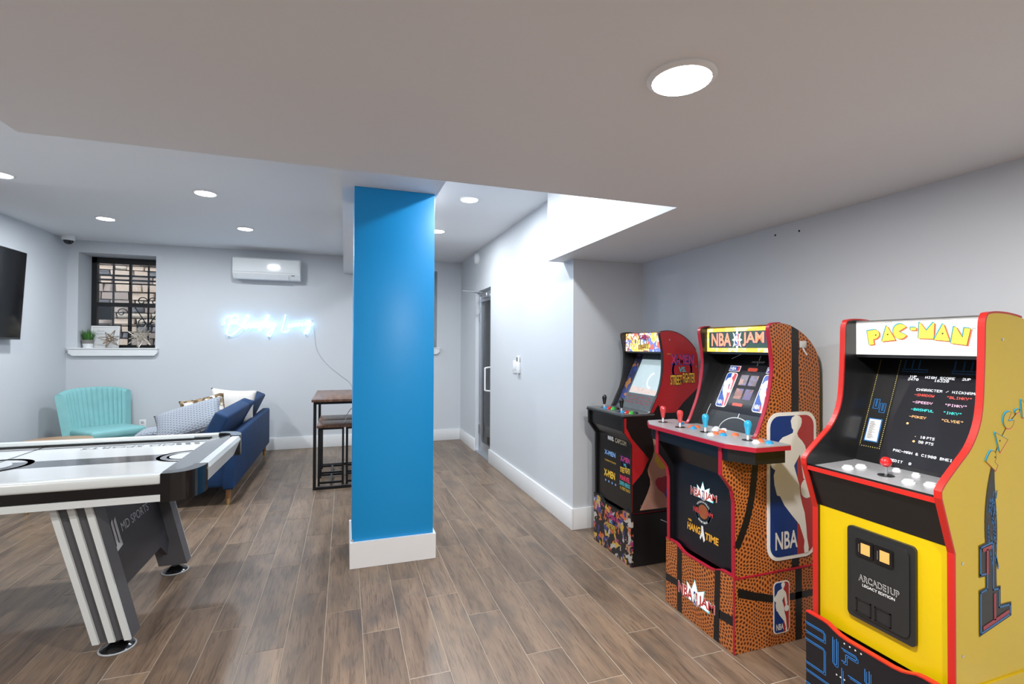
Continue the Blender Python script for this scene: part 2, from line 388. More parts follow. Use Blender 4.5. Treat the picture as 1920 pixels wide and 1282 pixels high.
for p, l in [((-2.30, 4.40, ZN), 'round recessed ceiling light on the near step, closer to the television wall'),
             ((-1.04, 4.40, ZN), 'round recessed ceiling light on the lower step, above the blue sofa'),
             ((-2.30, 6.02, ZH), 'round recessed ceiling light before the black window, near the camera dome'),
             ((-1.04, 6.02, ZH), 'round recessed ceiling light in front of the air conditioner'),
             ((1.02, 4.15, ZH), 'round recessed ceiling light over the corridor, nearer the low ceiling'),
             ((0.97, 5.41, ZH), 'round recessed ceiling light over the corridor, half behind the blue column'),
             ((0.81, 1.04, ZL), 'round recessed light in the low ceiling in front of the yellow arcade machine'),
             ((1.05, 2.85, ZH), 'recessed ceiling light above the low ceiling edge beside the blue column'),
             ((-2.30, 0.9, ZN), 'recessed ceiling light left of the low ceiling'),
             ((0.81, -0.5, ZL), 'recessed light in the low ceiling over the empty floor beside the arcade wall')]:
    where = {(1.05, 2.85): '_corridor_offscreen', (-2.30, 0.9): '_left_offscreen', (0.81, -0.5): '_back_offscreen'}.get(p[:2], '')
    lamp(p, l, (0.90, 0.96, 1.0) if p[1] > 2 else (1.0, 0.965, 0.93), k=(0.62 if p[1] > 3.5 else .5) if p[1] > 2 else 1.3, where=where)

# ================================================================== DOOR, WALL FITTINGS
dr = bpy.data.objects.new('door_1', None); COL.objects.link(dr); dr['kind'] = 'structure'
DX = XW+.045
b = MB(); b.box(DX, XW+.12, DY0, DY0+.05, 0, DZ); b.box(DX, XW+.12, DY1-.05, DY1, 0, DZ); b.box(DX, XW+.12, DY0+.05, DY1-.05, DZ-.05, DZ); b.build('door_frame', ALU, dr)
b = MB(); b.box(DX+.01, DX+.055, DY0+.05, DY0+.11, 0.01, DZ-.06); b.box(DX+.01, DX+.055, DY1-.11, DY1-.05, 0.01, DZ-.06); b.box(DX+.01, DX+.055, DY0+.11, DY1-.11, DZ-.14, DZ-.06); b.box(DX+.01, DX+.055, DY0+.11, DY1-.11, 0.01, 0.14)
b.build('door_leaf', ALU, dr)
box('pane', DX+.03, DX+.036, DY0+.11, DY1-.11, 0.14, DZ-.14, GLASS, dr)
MB().tube(cr([(DX+.01, 5.93, 0.86), (DX-.06, 5.93, 0.87), (DX-.065, 5.93, 0.9), (DX-.065, 5.93, 1.12), (DX-.06, 5.93, 1.15), (DX+.01, 5.93, 1.16)], 4), 0.011, 10).build('door_handle', WHITEP, dr)
for z in (0.25, 1.75): box('hinge', DX-.012, DX+.012, DY1-.062, DY1-.05, z, z+.12, CHROME, dr)
box('threshold', XW-.005, XW+.12, DY0, DY1, 0.0005, 0.012, ALU, dr)
t = thing('door_closer', (XW, 6.2, 2.13), 'silver door closer with a long arm above the glass door', 'door closer')
box('closer_body', DX-.055, DX+.01, 5.93, 6.17, DZ-.115, DZ-.055, CHROME, t, r=0.006)
MB().tube([(DX-.03, 6.12, 2.115), (1.42, 6.12, 2.135)], 0.009, 8).build('closer_arm', CHROME, t)
MB().tube([(1.42, 6.12, 2.135), (DX-.02, 6.42, 2.14)], 0.008, 8).build('closer_link', CHROME, t)
# vestibule behind the door
b = MB(); b.box(XW+1.3, XW+1.36, 4.6, 7.4, 0, 2.7); b.box(XW+.12, XW+1.3, 4.54, 4.6, 0, 2.7); b.box(XW+.12, XW+1.3, 7.4, 7.46, 0, 2.7); b.box(XW+.12, XW+1.36, 4.6, 7.4, 2.7, 2.76)
struct(b.build('wall_vestibule', PAINT)); struct(box('floor_vestibule', XW+.12, XW+1.36, 4.6, 7.4, -.06, 0, mat('vestibule_floor', (0.2, 0.15, 0.11), 0.4, noise=.2)))
lamp((XW+.7, 6.6, 2.7), 'recessed ceiling light in the lobby behind the glass door', k=1.0, where='_lobby_offscreen')
# wall switch with thermostat remote
t = thing('wall_control', (XW, 4.8, 1.2), 'white light switch plate with a remote holder on the corridor wall', 'switch')
box('plate', XW-.008, XW, 4.78, 4.90, 1.145, 1.275, WHITEP, t, r=.003)
for y in (4.815, 4.86): box('rocker', XW-.013, XW-.006, y-.014, y+.014, 1.18, 1.245, WHITEP, t, r=.002)
hd = box('remote_holder', XW-.03, XW, 4.68, 4.745, 1.15, 1.26, WHITEP, t, r=.004)
rm = box('remote', XW-.025, XW-.005, 4.685, 4.74, 1.17, 1.325, WHITEP, t, r=.004)
box('remote_screen', XW-.0265, XW-.024, 4.692, 4.733, 1.27, 1.315, mat('lcd_grey', (0.16, 0.18, 0.18), .2), rm)
t = thing('smoke_detector', (XW, 6.38, 2.6), 'round white smoke detector high on the corridor wall', 'smoke detector')
RX = Matrix.Rotation(-pi/2, 3, 'Y')
MB().lathe([(0.085, 0), (0.085, .012), (0.075, .016)], (XW, 6.38, 2.6), 28, RX).build('base', WHITEP, t)
MB().lathe([(0.07, .014), (0.07, .034), (0.058, .044), (0.02, .047)], (XW, 6.38, 2.6), 28, RX).build('cover', WHITEP, t)
def outlet(x):
    t = thing('wall_outlet', (x, YF, .42), 'white wall outlet beside the teal chair', 'outlet')
    box('plate', x-.037, x+.037, YF-.006, YF, .36, .48, WHITEP, t, r=.002)
    for z in (.395, .445): box('socket', x-.015, x+.015, YF-.009, YF-.005, z-.016, z+.016, mat('socket_grey', (.5, .5, .52), .4), t, r=.002)
outlet(-2.41)
for y, z in ((2.15, 2.06), (1.995, 2.05)):
    o = MB().lathe([(.006, 0), (.006, .001)], (XR, y, z), 10, RX).build('screw_hole', BLACK); o.parent = bpy.data.objects['wall_right']
# camera dome
t = thing('security_camera', (-3.09, 7.15, ZH), 'small white dome security camera in the ceiling corner', 'camera')
MB().lathe([(.062, 0), (.065, -.01), (.065, -.045), (.055, -.055)], (-3.09, 7.15, ZH), 28).build('housing', WHITEP, t)
MB().lathe([(.050, -.05), (.049, -.062), (.040, -.082), (.024, -.096), (.004, -.101)], (-3.09, 7.15, ZH), 24).build('dome', BLACKG, t)
# television
t = thing('television', (XL+.1, 5.5, 1.9), 'black flat television tilted on the left wall', 'television')
Mt = Matrix.Translation((XL+.10, 5.5, 1.91)) @ Matrix.Rotation(math.radians(3), 4, 'Y')
MB().rbox(-.02, .02, -.80, .80, -.44, .44, .006, 2, Mt).build('body', BLACK, t)
MB().box(.0195, .0215, -.785, .785, -.42, .43, Mt).build('screen', BLACKG, t)
box('wall_bracket', XL+.001, XL+.085, 5.3, 5.7, 1.75, 2.05, IRON, t)
# air conditioner
AX0, AX1, AZ0, AZ1, AYF = -1.385, -0.575, 2.295, 2.58, YF-.205
t = thing('air_conditioner', (-.98, YF, AZ0), 'white split air conditioner on the far wall above the neon sign', 'air conditioner')
pr = [(YF, AZ0+.02), (YF, AZ1), (AYF+.03, AZ1), (AYF+.012, AZ1-.012), (AYF, AZ0+.10), (AYF+.004, AZ0+.075), (AYF+.05, AZ0+.012), (AYF+.085, AZ0)]
MB().prism(pr, lambda y, z: Vector((AX0, y, z)), lambda y, z: Vector((AX1, y, z))).build('casing', WHITEP, t)
MB().prism([(AYF-.004, AZ1-.02), (AYF+.012, AZ1-.008), (AYF+.008, AZ0+.11), (AYF-.008, AZ0+.095)], lambda y, z: Vector((AX0+.004, y, z)), lambda y, z: Vector((AX1-.012, y, z))).build('front_panel', mat('ac_gloss', (.8, .82, .83), .08), t)
MB().prism([(AYF+.006, AZ0+.072), (AYF+.046, AZ0+.018), (AYF+.05, AZ0+.022), (AYF+.01, AZ0+.076)], lambda y, z: Vector((AX0+.045, y, z)), lambda y, z: Vector((AX1-.14, y, z))).build('outlet_slot', WHITEP, t)
MB().prism([(AYF-.004, AZ0+.052), (AYF+.03, AZ0+.006), (AYF+.036, AZ0+.008), (AYF+.002, AZ0+.056)], lambda y, z: Vector((AX0+.05, y, z)), lambda y, z: Vector((AX1-.145, y, z))).build('louver', WHITEP, t)
box('display', AX1-.11, AX1-.07, AYF-.002, AYF+.03, AZ0+.06, AZ0+.07, mat('lcd_grey', (.16, .18, .18)), t)
# ------------------------------------------------------------------ neon sign
NEON = mat('neon_tube', (0.85, 0.95, 1.0), 0.3, emit=4.2, ecol=(0.30, 0.64, 1.0))
strokes = [
 [(145,898),(168,893),(160,862),(187,825),(240,803),(285,808),(300,835),(280,868),(228,893)],
 [(238,806),(215,880),(198,945),(185,1000)],
 [(228,893),(280,890),(317,912),(310,950),(270,990),(225,1012),(195,1008)],
 [(340,935),(370,880),(395,828),(395,803),(378,807),(360,860),(352,920),(365,948),(390,930),(412,886),(405,920),(420,935),(440,910),(452,886),(446,920),(458,932),(482,913),(492,890),(478,885),(468,912),(480,935),(502,922),(522,888),(530,915),(530,940),(512,962),(494,955)],
 [(512,962),(545,925),(565,880),(600,818),(600,800),(582,806),(562,870),(545,946)],
 [(552,912),(585,885),(590,897),(566,913),(590,936),(610,920),(622,890),(616,915),(630,926),(655,890)],
 [(660,880),(650,950),(625,1005),(600,1026),(584,1010),(595,985),(640,940),(682,903)],
 [(766,793),(755,850),(735,930),(728,968),(748,986),(780,980),(810,958)],
 [(802,893),(795,928),(808,934),(828,898),(836,930),(862,895),(868,893),(868,924),(888,905),(908,885),(901,926),(922,890),(934,893),(936,922),(952,905)],
 [(1018,868),(988,864),(973,892),(986,910),(1012,888),(1026,864),(1016,940),(996,990),(970,1004),(961,985),(990,950),(1056,894)]]
KX = (-0.414+1.528)/(1055-145); NY = YF-.045
def npt(p):
    x = -1.528+(p[0]-145)*KX; z = 1.698+(898-p[1])*KX*1.02+(x+1.528)*0.022
    return (x, NY, z)
t = thing('neon_sign', (-.97, NY, 1.7), 'glowing white-blue neon script sign reading Bluesky Living', 'neon sign')
for s_ in strokes: MB().tube(cr([npt(p) for p in s_], 5), 0.0055, 8).build('tube', NEON, t)
for p in ((205, 1022), (598, 1036), (975, 1016), (235, 796), (603, 794), (1040, 860)):
    q = npt(p); MB().tube([(q[0], NY, q[2]), (q[0], YF, q[2])], 0.006, 8).build('standoff', CHROME, t)
MB().tube(cr([npt((1050, 895)), (-.40, YF-.01, 1.6), (-.36, YF-.006, 1.35), (-.22, YF-.006, 1.15), (-.05, YF-.006, 1.0), (.1, YF-.006, .85), (.18, YF-.006, .45)], 6), 0.0022, 6).build('power_cable', mat('clear_cable', (.45, .46, .47), .3), t)

# ------------------------------------------------------------------ outside the windows
STONES = [mat('stone_%d' % i, c, .85, noise=.35, nscale=14, bump=.6) for i, c in enumerate([(.20, .15, .12), (.30, .22, .16), (.13, .12, .12), (.36, .29, .22)])]
wy = YF+1.9
ow = struct(box('wall_outside', -4.6, 2.6, wy, wy+.2, -.2, 3.6, mat('mortar', (.16, .15, .14), .9, noise=.2)))
z = 0.95; base = []
for i in range(6):
    bm = MB(); bm.rbox(-.5, .5, -.06, .02, -.5, .5, .03, 1)
    for v in bm.v: v += Vector((random.uniform(-.04, .04), random.uniform(-.03, .015), random.uniform(-.05, .05)))
    base.append(bm.build('stone', STONES[i % 4]))
first = set()
while z < 3.1:
    h = random.uniform(.07, .13); x = -4.4
    while x < -1.9:
        wd = random.uniform(.14, .36); i = random.randrange(6)
        o = base[i] if i not in first else base[i].copy()
        if i in first: COL.objects.link(o)
        first.add(i); o.parent = ow; o.location = (x+wd/2, wy-.01, z+h/2); o.scale = (wd-.015, 1, h-.012); x += wd
    z += h
struct(box('ground_outside', -4.6, 2.6, YF+WT, wy, -.2, 0.2, mat('outdoor_concrete', (.3, .3, .3), .9, noise=.2)))
g = thing('window_grille', (-2.7, YF+.62, 1.2), 'wrought iron security grille with scrolls outside the window', 'grille')
gy = YF+.62
for i in range(7):
    x = -3.36+i*.2; MB().box(x-.009, x+.009, gy-.009, gy+.009, 1.2, 2.72).build('bar', IRON, g)
for zz in (1.25, 2.30, 2.36, 2.68): MB().box(-3.45, -2.05, gy-.012, gy+.012, zz-.012, zz+.012).build('rail', IRON, g)
def spiral(cx, cz, r0, a0, d, n=22): return [(cx+(r0*(1-k/n*.8))*cos(a0+d*k/n*7), gy-.012, cz+(r0*(1-k/n*.8))*sin(a0+d*k/n*7)) for k in range(n+1)]
for cx, cz, d, a in [(-2.63, 2.02, 1, 0), (-2.49, 2.02, -1, pi), (-2.62, 1.72, 1, 1), (-2.50, 1.72, -1, 2), (-2.86, 1.86, 1, 0), (-2.42, 1.86, -1, pi)]:
    MB().tube(spiral(cx, cz, .065, a, d), .007, 6).build('scroll', IRON, g)
MB().tube([(-2.72, gy-.012, 1.95), (-2.56, gy-.012, 1.68)], .007, 6).build('brace', IRON, g); MB().tube([(-2.40, gy-.012, 1.95), (-2.56, gy-.012, 1.68)], .007, 6).build('brace', IRON, g)
for x in (-3.4, -2.1):
    for zz in (1.25, 2.68): box('wall_stub', x-.012, x+.012, YF+WT-.002, gy, zz-.012, zz+.012, IRON, g)
box('lock_plate', -3.18, -2.98, gy-.02, gy+.02, 1.76, 1.97, IRON, g)

# ------------------------------------------------------------------ things on the sill
SZ = W1[2]+.012
t = thing('potted_grass', (-3.02, YF+.085, SZ), 'faux green grass in a grey and white pot on the window sill', 'plant')
MB().lathe([(.048, 0), (.055, .05), (.0565, .052)], (-3.02, YF+.085, SZ), 24).build('pot', WHITEP, t)
MB().lathe([(.0565, .052), (.066, .098), (.060, .098), (.058, .085)], (-3.02, YF+.085, SZ), 24).build('pot_rim', mat('grey_glaze', (.22, .21, .20), .5), t)
gb = MB()
for i in range(170):
    a = random.uniform(0, 2*pi); r = .05*math.sqrt(random.random()); l = random.uniform(.10, .155); ln = random.uniform(.1, .7)*r/.05
    x, y = -3.02+r*cos(a), YF+.085+r*sin(a); p0 = Vector((x, y, SZ+.088)); d = Vector((cos(a)*ln*.75, sin(a)*ln*.5, 1)).normalized()
    p1 = p0+d*l*.6; p2 = p1+(d+Vector((cos(a)*.5*ln, sin(a)*.3*ln, -.15))).normalized()*l*.4; s_ = Vector((-sin(a), cos(a), 0))*.0022
    gb.add([p0-s_, p0+s_, p1+s_, p1-s_, p2], [[0, 1, 2, 3], [3, 2, 4]])
gb.build('grass_blades', mat('grass_green', (.05, .17, .025), .5, noise=.4, nscale=40), t)['kind'] = 'stuff'
t = thing('framed_print', (-2.9, YF+.2, SZ), 'white framed print with grey script leaning in the window recess', 'picture')
Mf = Matrix.Translation((-2.885, YF+.175, SZ+.001)) @ Matrix.Rotation(math.radians(-8), 4, 'X')
fb = MB(); 
for a in ((-.15, .15, 0, .018), (-.15, .15, .262, .28)): fb.box(a[0], a[1], -.009, .009, a[2], a[3], Mf)
for a in ((-.15, -.135), (.135, .15)): fb.box(a[0], a[1], -.009, .009, .018, .262, Mf)
fb.build('frame', mat('frame_white', (.8, .8, .8), .4), t)
MB().box(-.136, .136, -.002, .006, .017, .263, Mf).build('print', mat('print_paper', (.74, .75, .75), .6), t)
FF = lambda u, v, n=0: Mf @ Vector((u, -.002-n, v))
SCR = mat('script_grey', (.25, .25, .25), .6)
for (u0, u1, v0, v1, s_) in [(-.085, -.01, .205, .225, 'You are'), (-.09, .0, .165, .19, 'capable of'), (.02, .05, .165, .185, 'so'), (-.06, .03, .125, .145, 'many'), (-.045, .035, .08, .105, 'Things')]:
    text('script', s_, FF, u0, u1, v0, v1, SCR, t, 1, shear=.12)
def star(name, c, R, n, m, label, seed):
    rnd = random.Random(seed); t = thing(name, (c[0], c[1], c[2]-R*.9), label, 'ornament', 'wire star ornaments')
    core = []; 
    for i in range(n):
        zz = 1-2*(i+.5)/n; a = i*2.39996; r = math.sqrt(1-zz*zz); core.append(Vector((r*cos(a), r*sin(a)*.7, zz)))
    bb_ = MB(); C0 = Vector(c)
    for i, d in enumerate(core):
        tip = C0+d*R; o = d.orthogonal().normalized(); q = d.cross(o).normalized()
        for k in range(4):
            e = C0+d*R*.24+(o*cos(k*pi/2)+q*sin(k*pi/2))*R*.20
            if e.z < c[2]-R*.9: e.z = c[2]-R*.9
            if tip.z < c[2]-R*.9: tip.z = c[2]-R*.9
            bb_.tube([tip, e], .0026, 5)
            e2 = C0+d*R*.24+(o*cos((k+1)*pi/2)+q*sin((k+1)*pi/2))*R*.20
            if e2.z < c[2]-R*.9: e2.z = c[2]-R*.9
            bb_.tube([e, e2], .0026, 5)
    bb_.build('wire_frame', m, t)
star('wire_star', (-2.795, YF+.085, SZ+.112), .125, 10, mat('bronze_wire', (.36, .25, .15), .35, .8), 'smaller bronze wire star ornament on the window sill', 3)
star('wire_star', (-2.475, YF+.10, SZ+.145), .16, 16, mat('champagne_wire', (.72, .66, .56), .3, .7), 'larger pale champagne wire star ornament on the window sill', 5)
t = thing('potted_plant', (1.2, YF+.10, W2[2]+.012), 'small dark green plant on the sill behind the column', 'plant')
MB().lathe([(.04, 0), (.055, .07), (.05, .07)], (1.2, YF+.10, W2[2]+.012), 20).build('pot', WHITEP, t)
pb = MB()
for i in range(40):
    a = random.uniform(0, 2*pi); e = random.uniform(.2, 1.3); d = Vector((cos(a)*cos(e), sin(a)*cos(e)*.6, sin(e))); p0 = Vector((1.2, YF+.10, W2[2]+.08)); p1 = p0+d*random.uniform(.06, .12); s_ = d.orthogonal().normalized()*.018
    pb.add([p0, p0.lerp(p1, .5)+s_, p1, p0.lerp(p1, .5)-s_], [[0, 1, 2, 3]])
pb.build('leaves', mat('leaf_dark', (.03, .09, .02), .5), t)['kind'] = 'stuff'

# ================================================================== FURNITURE
VELVET = mat('blue_velvet', (0.0006, 0.030, 0.105), 0.75, sheen=0.0, noise=.45, nscale=9, bump=.15)
t = thing('sofa', (-1.35, 6.05, 0), 'dark blue velvet sofa with a split folding back, seen from behind', 'sofa')
SX0, SX1, SY0, SY1 = -1.86, -0.925, 4.93, 7.14
MB().rbox(SX0+.02, SX1-.06, SY0+.02, SY1-.02, .16, .42, .03, 3).build('seat_base', VELVET, t)
for (a, c) in ((SY0+.03, 6.03), (6.04, SY1-.03)): MB().rbox(SX0, SX1-.24, a, c, .36, .50, .045, 3).build('seat_cushion', VELVET, t)
MB().rbox(SX1-.09, SX1, SY0, SY1, .14, .605, .02, 3).build('back_frame', VELVET, t)
for (a, c) in ((SY0+.02, 6.03), (6.04, SY1-.01)):
    Mb = Matrix.Translation((-1.205, 0, .42)) @ Matrix.Rotation(math.radians(25), 4, 'Y')
    MB().rbox(-.060, .060, a, c, .05, .43, .022, 3, Mb).build('backrest', VELVET, t)
WAL = mat('walnut_leg', (.24, .11, .045), .35)
for (x, y) in ((SX1-.05, SY0+.05), (SX1-.05, SY1-.08), (SX0+.08, SY0+.05), (SX0+.08, SY1-.08)):
    lg = MB().tube([(x, y, .16), (x, y, .05)], [.024, .018], 12).build('leg', WAL, t); MB().tube([(x, y, .055), (x, y, .0005)], [.0185, .015], 12).build('ferrule', GOLD, lg)
def stripes(name, c1, c2, sc, dist=2.0, sharp=.5):
    m, nt, b = nodes(name); tc = N(nt, 'ShaderNodeTexCoord'); br = N(nt, 'ShaderNodeTexBrick'); mp = N(nt, 'ShaderNodeMapping'); mp.inputs['Scale'].default_value = (sc, sc, sc)
    nt.links.new(tc.outputs['Object'], mp.inputs['Vector']); nt.links.new(mp.outputs[0], br.inputs['Vector'])
    br.inputs['Color1'].default_value = (*c1, 1); br.inputs['Color2'].default_value = (*c1, 1); br.inputs['Mortar'].default_value = (*c2, 1); br.inputs['Mortar Size'].default_value = sharp*.03; br.inputs['Scale'].default_value = 1
    br.inputs['Brick Width'].default_value = .55; br.inputs['Row Height'].default_value = .17; br.inputs['Mortar Smooth'].default_value = .3
    nt.links.new(br.outputs['Color'], b.inputs['Base Color']); b.inputs['Roughness'].default_value = .9
    return m
def pillow(name, c, w_, h_, th, rot, m, label):
    t = bpy.data.objects.new(name, None)
    def f(s):
        def g(u, v):
            a, e = 2*u-1, 2*v-1; k = max(0, (1-abs(a)**3.2)*(1-abs(e)**3.2))**.45
            sh = 1-.10*(1-abs(a)**2)*abs(e)**3-.10*(1-abs(e)**2)*abs(a)**3
            return Vector((a*w_/2*(1-.07*(1-a*a)*0)*sh, e*h_/2*sh, s*th/2*k))
        return g
    b = MB(); b.grid(f(1), 22, 22); b.grid(f(-1), 22, 22); bpy.data.objects.remove(t)
    o = b.build(name, m); bm = bmesh.new(); bm.from_mesh(o.data); bmesh.ops.remove_doubles(bm, verts=bm.verts, dist=.0005); bmesh.ops.recalc_face_normals(bm, faces=bm.faces); bm.to_mesh(o.data); bm.free()
    for p in o.data.polygons: p.use_smooth = True
    o.location = c; o.rotation_euler = [math.radians(q) for q in rot]
    return tag(o, label, 'pillow', 'sofa pillows')
KNIT = stripes('knit_white_grey', (.66, .68, .70), (.17, .20, .25), 12, sharp=2.6)
pillow('throw_pillow', (-1.33, 5.15, .73), .56, .40, .15, (40, -17, 3), KNIT, 'white pillow with grey woven dashes leaning on the sofa back, upper one')
pillow('throw_pillow', (-1.64, 5.52, .572), .42, .42, .13, (0, 0, 8), KNIT, 'white pillow with grey woven dashes lying flat on the seat')
LEAF = collage('leaf_print_fabric', [(0, (.10, .06, .03)), (.3, (.30, .22, .13)), (.5, (.62, .58, .50)), (.72, (.16, .10, .05)), (.86, (.68, .66, .62))], 26, rough=.9)
pillow('throw_pillow', (-1.40, 6.0, .69), .42, .40, .14, (68, -12, 10), LEAF, 'brown and cream leaf patterned pillow on the sofa')
pillow('throw_pillow', (-1.19, 6.25, .735), .46, .40, .16, (72, 6, 12), mat('cream_fabric', (.66, .63, .60), .95, bump=.3, nscale=60, noise=.08), 'plain cream pillow against the sofa back')
# teal chair
TEAL = mat('teal_velvet', (.21, .47, .48), .65, sheen=.05, noise=.10, nscale=10)
TX, TY = -2.625, 6.895
t = thing('armchair', (TX, TY, 0), 'teal channel-back armless chair in the corner', 'chair')
Mc = Matrix.Translation((TX, TY, 0)) @ Matrix.Rotation(math.radians(46), 4, 'Z')
MB().rbox(-.27, .27, -.335, .20, .16, .40, .035, 3, Mc).build('seat_base', TEAL, t)
MB().rbox(-.275, .275, -.34, .17, .375, .475, .035, 3, Mc).build('seat_cushion', TEAL, t)
def back(inner):
    def g(u, v):
        a = (u-.5)*2; ang = a*1.02; z = .30+.60*v - .05*abs(a)**3*v
        R = .275+.05*v; ch = .012*abs(sin((u*14)*pi))**.7 if inner else 0
        r = R-ch*1.4+(0 if inner else .075)
        return Mc @ Vector((sin(ang)*r*1.10, .285-.30+cos(ang)*r*.62+.09*v+(0), z))
    return g
b = MB(); NU, NV = 112, 10; gi, go = back(True), back(False)
def shell(u, v):  # closed loop across the thickness
    if v < .42: return gi(u, v/.42)
    if v < .58: k = (v-.42)/.16; p, q = gi(u, 1), go(u, 1); m_ = p.lerp(q, k); m_.z += .022*sin(pi*k); return m_
    return go(u, 1-(v-.58)/.42)
b.grid(shell, NU, 36)
for u in (0, 1):
    n = 12; vs = [gi(u, k/n) for k in range(n+1)]+[go(u, k/n) for k in range(n+1)]
    b.add(vs, [[k, k+1, n+2+k, n+1+k] for k in range(n)], True)
    b.add([shell(u, .42+.16*k/8) for k in range(9)], [list(range(9))], True)
b.build('channel_back', TEAL, t)
MB().tube([Mc @ Vector(p) for p in ((-.27, -.342, .378), (.27, -.342, .378))], .005, 6).build('piping', mat('teal_piping', (.03, .17, .18), .6), t)
for x, y in ((-.22, -.28), (.22, -.28), (-.22, .16), (.22, .16)):
    MB().tube([Mc @ Vector((x, y, .17)), Mc @ Vector((x*1.1, y*1.1, .0005))], [.02, .012], 10).build('leg', GOLD, t)
# coffee table
OAK = grain('oak_top', (.34, .19, .10), (.50, .31, .18), (3, 28, 3))
t = thing('coffee_table', (-2.72, 5.75, 0), 'round-edged wooden coffee table with gold legs behind the air hockey table', 'table')
def sup(cx, cy, a, b_, n=40, e=3.0): return [(cx+a*math.copysign(abs(cos(q))**(2/e), cos(q)), cy+b_*math.copysign(abs(sin(q))**(2/e), sin(q))) for q in [2*pi*k/n for k in range(n)]]
MB().prism(sup(-2.72, 5.75, .32, .62), lambda x, y: Vector((x, y, .435)), lambda x, y: Vector((x, y, .465))).build('table_top', OAK, t)
for x, y in ((-2.54, 5.25), (-2.9, 5.25), (-2.54, 6.25), (-2.9, 6.25)): MB().tube([(x, y, .437), (x*1.0+.03*(1 if x > -2.7 else -1), y-.04*(1 if y < 5.7 else -1), .0005)], [.013, .011], 10).build('leg', GOLD, t)
# bar table and stools
WALN = grain('walnut_board', (.085, .040, .024), (.19, .095, .058), (34, 3, 3), rough=.32)
BX0, BX1, BY0, BY1 = -.302, .30, 5.16, 6.26
t = thing('bar_table', (0, 5.7, 0), 'tall bar table with dark wooden top and black metal frame', 'table')
box('table_top', BX0, BX1, BY0, BY1, .868, .892, WALN, t, r=.002)
q = .014
for x in (BX0+.03, BX1-.03):
    for y in (BY0+.05, BY1-.05): box('leg', x-q, x+q, y-q, y+q, 0.0005, .868, IRON, t)
for y in (BY0+.05, BY1-.05): box('foot_rail', BX0+.03+q, BX1-.03-q, y-q, y+q, .001, .026, IRON, t); box('top_rail', BX0+.03+q, BX1-.03-q, y-q, y+q, .842, .868, IRON, t)
for x in (BX0+.03, BX1-.03): box('side_rail', x-q, x+q, BY0+.05+q, BY1-.05-q, .842, .868, IRON, t)
def stool(x0, y0, label):
    t = thing('bar_stool', (x0+.125, y0+.16, 0), label, 'stool', 'stools under the bar table')
    x1, y1 = x0+.25, y0+.34; q = .010
    box('seat', x0-.012, x1+.008, y0-.02, y1+.02, .588, .612, WALN, t, r=.002)
    for x in (x0+q, x1-q):
        for y in (y0+q, y1-q): box('leg', x-q, x+q, y-q, y+q, .0005, .588, IRON, t)
    for y in (y0+q, y1-q): box('foot_rail', x0+2*q, x1-2*q, y-q, y+q, .02, .04, IRON, t); box('seat_rail', x0+2*q, x1-2*q, y-q, y+q, .568, .588, IRON, t)
    box('stretcher', (x0+x1)/2-q, (x0+x1)/2+q, y0+2*q, y1-2*q, .02, .04, IRON, t)
stool(-.248, 5.335, 'black metal bar stool with wooden seat under the table, sofa side, front one')
stool(-.248, 5.745, 'black metal bar stool with wooden seat under the table, sofa side, rear one')
stool(.022, 5.335, 'black metal bar stool with wooden seat under the table, column side, front one')
stool(.022, 5.745, 'black metal bar stool with wooden seat under the table, column side, rear one')
o = MB().tube(cr([(-.02, 5.5, .616), (.0, 5.45, .62), (.05, 5.55, .72), (.14, 5.6, .80), (.2, 5.65, .845)], 5), .004, 6).build('charging_cable', mat('white_cable', (.7, .7, .7), .4)); tag(o, 'thin cable hanging between bar table and stool seat', 'cable')

# ================================================================== AIR HOCKEY TABLE
HW = mat('hockey_white', (.66, .70, .70), .3, coat=.2); HB = mat('hockey_black', (.006, .006, .007), .2, coat=.25)
t = thing('air_hockey_table', (-1.7, 3.27, 0), 'white and black air hockey table with slanted striped legs', 'game table')
hx0, hx1, hy0, hy1, hz = -2.80, -.652, 2.675, 3.855, .822
# end aprons and side rails: white, black, white bands
for (y0, y1, s_) in ((hy0, hy0+.065, 'n'), (hy1-.065, hy1, 'f')):
    MB().rbox(hx0+.1, -.80, y0, y1, .775, hz, .012, 3).build('top_rail', HW, t)
    MB().box(hx0+.1, -.80, y0+.006, y1-.006, .728, .776).build('side_band', HB, t)
    MB().box(hx0+.1, -.80, y0, y1, .698, .729).build('lower_rail', HW, t)
ez = [(hx1, .698), (hx1, hz-.012), (hx1-.012, hz), (hx1-.045, hz), (hx1-.045, .698)]
MB().prism([(hx1-.035, .70), (hx1+.005, .80), (hx1-.004, hz), (hx1-.05, hz), (hx1-.08, .70)], lambda x, z: Vector((x, 2.86, z)), lambda x, z: Vector((x, 3.66, z))).build('end_apron', HW, t)
MB().prism([(hx0, .70), (hx0, hz), (hx0+.1, hz), (hx0+.1, .70)], lambda x, z: Vector((x, 2.86, z)), lambda x, z: Vector((x, 3.66, z))).build('end_apron', HW, t)
def corner(sx, sy):
    cx = hx1 if sx > 0 else hx0; cy = hy0 if sy < 0 else hy1
    out = [(-.15, 0), (-.11, 0), (-.055, .022), (-.018, .075), (0, .14), (0, .185), (-.06, .185), (-.06, .15), (-.08, .09), (-.11, .065), (-.15, .062)]
    out = out[:1]+[p for p in cr([(x, y) for x, y in out[1:5]], 4)]+out[5:]
    P = [(cx+x*sx, cy-y*sy*1.0*(1 if sy > 0 else 1)*(1) if sy > 0 else cy+y) for x, y in out]
    b = MB(); b.prism(P, lambda x, y: Vector((x, y, .694)), lambda x, y: Vector((x, y, hz+.004)))
    b.build('corner_cap', HB, t)
for a in (1, -1):
    for c in (1, -1): corner(a, c)
MB().box(hx0+.06, hx1-.06, hy0+.06, hy1-.06, .70, .786).build('bed', HW, t)
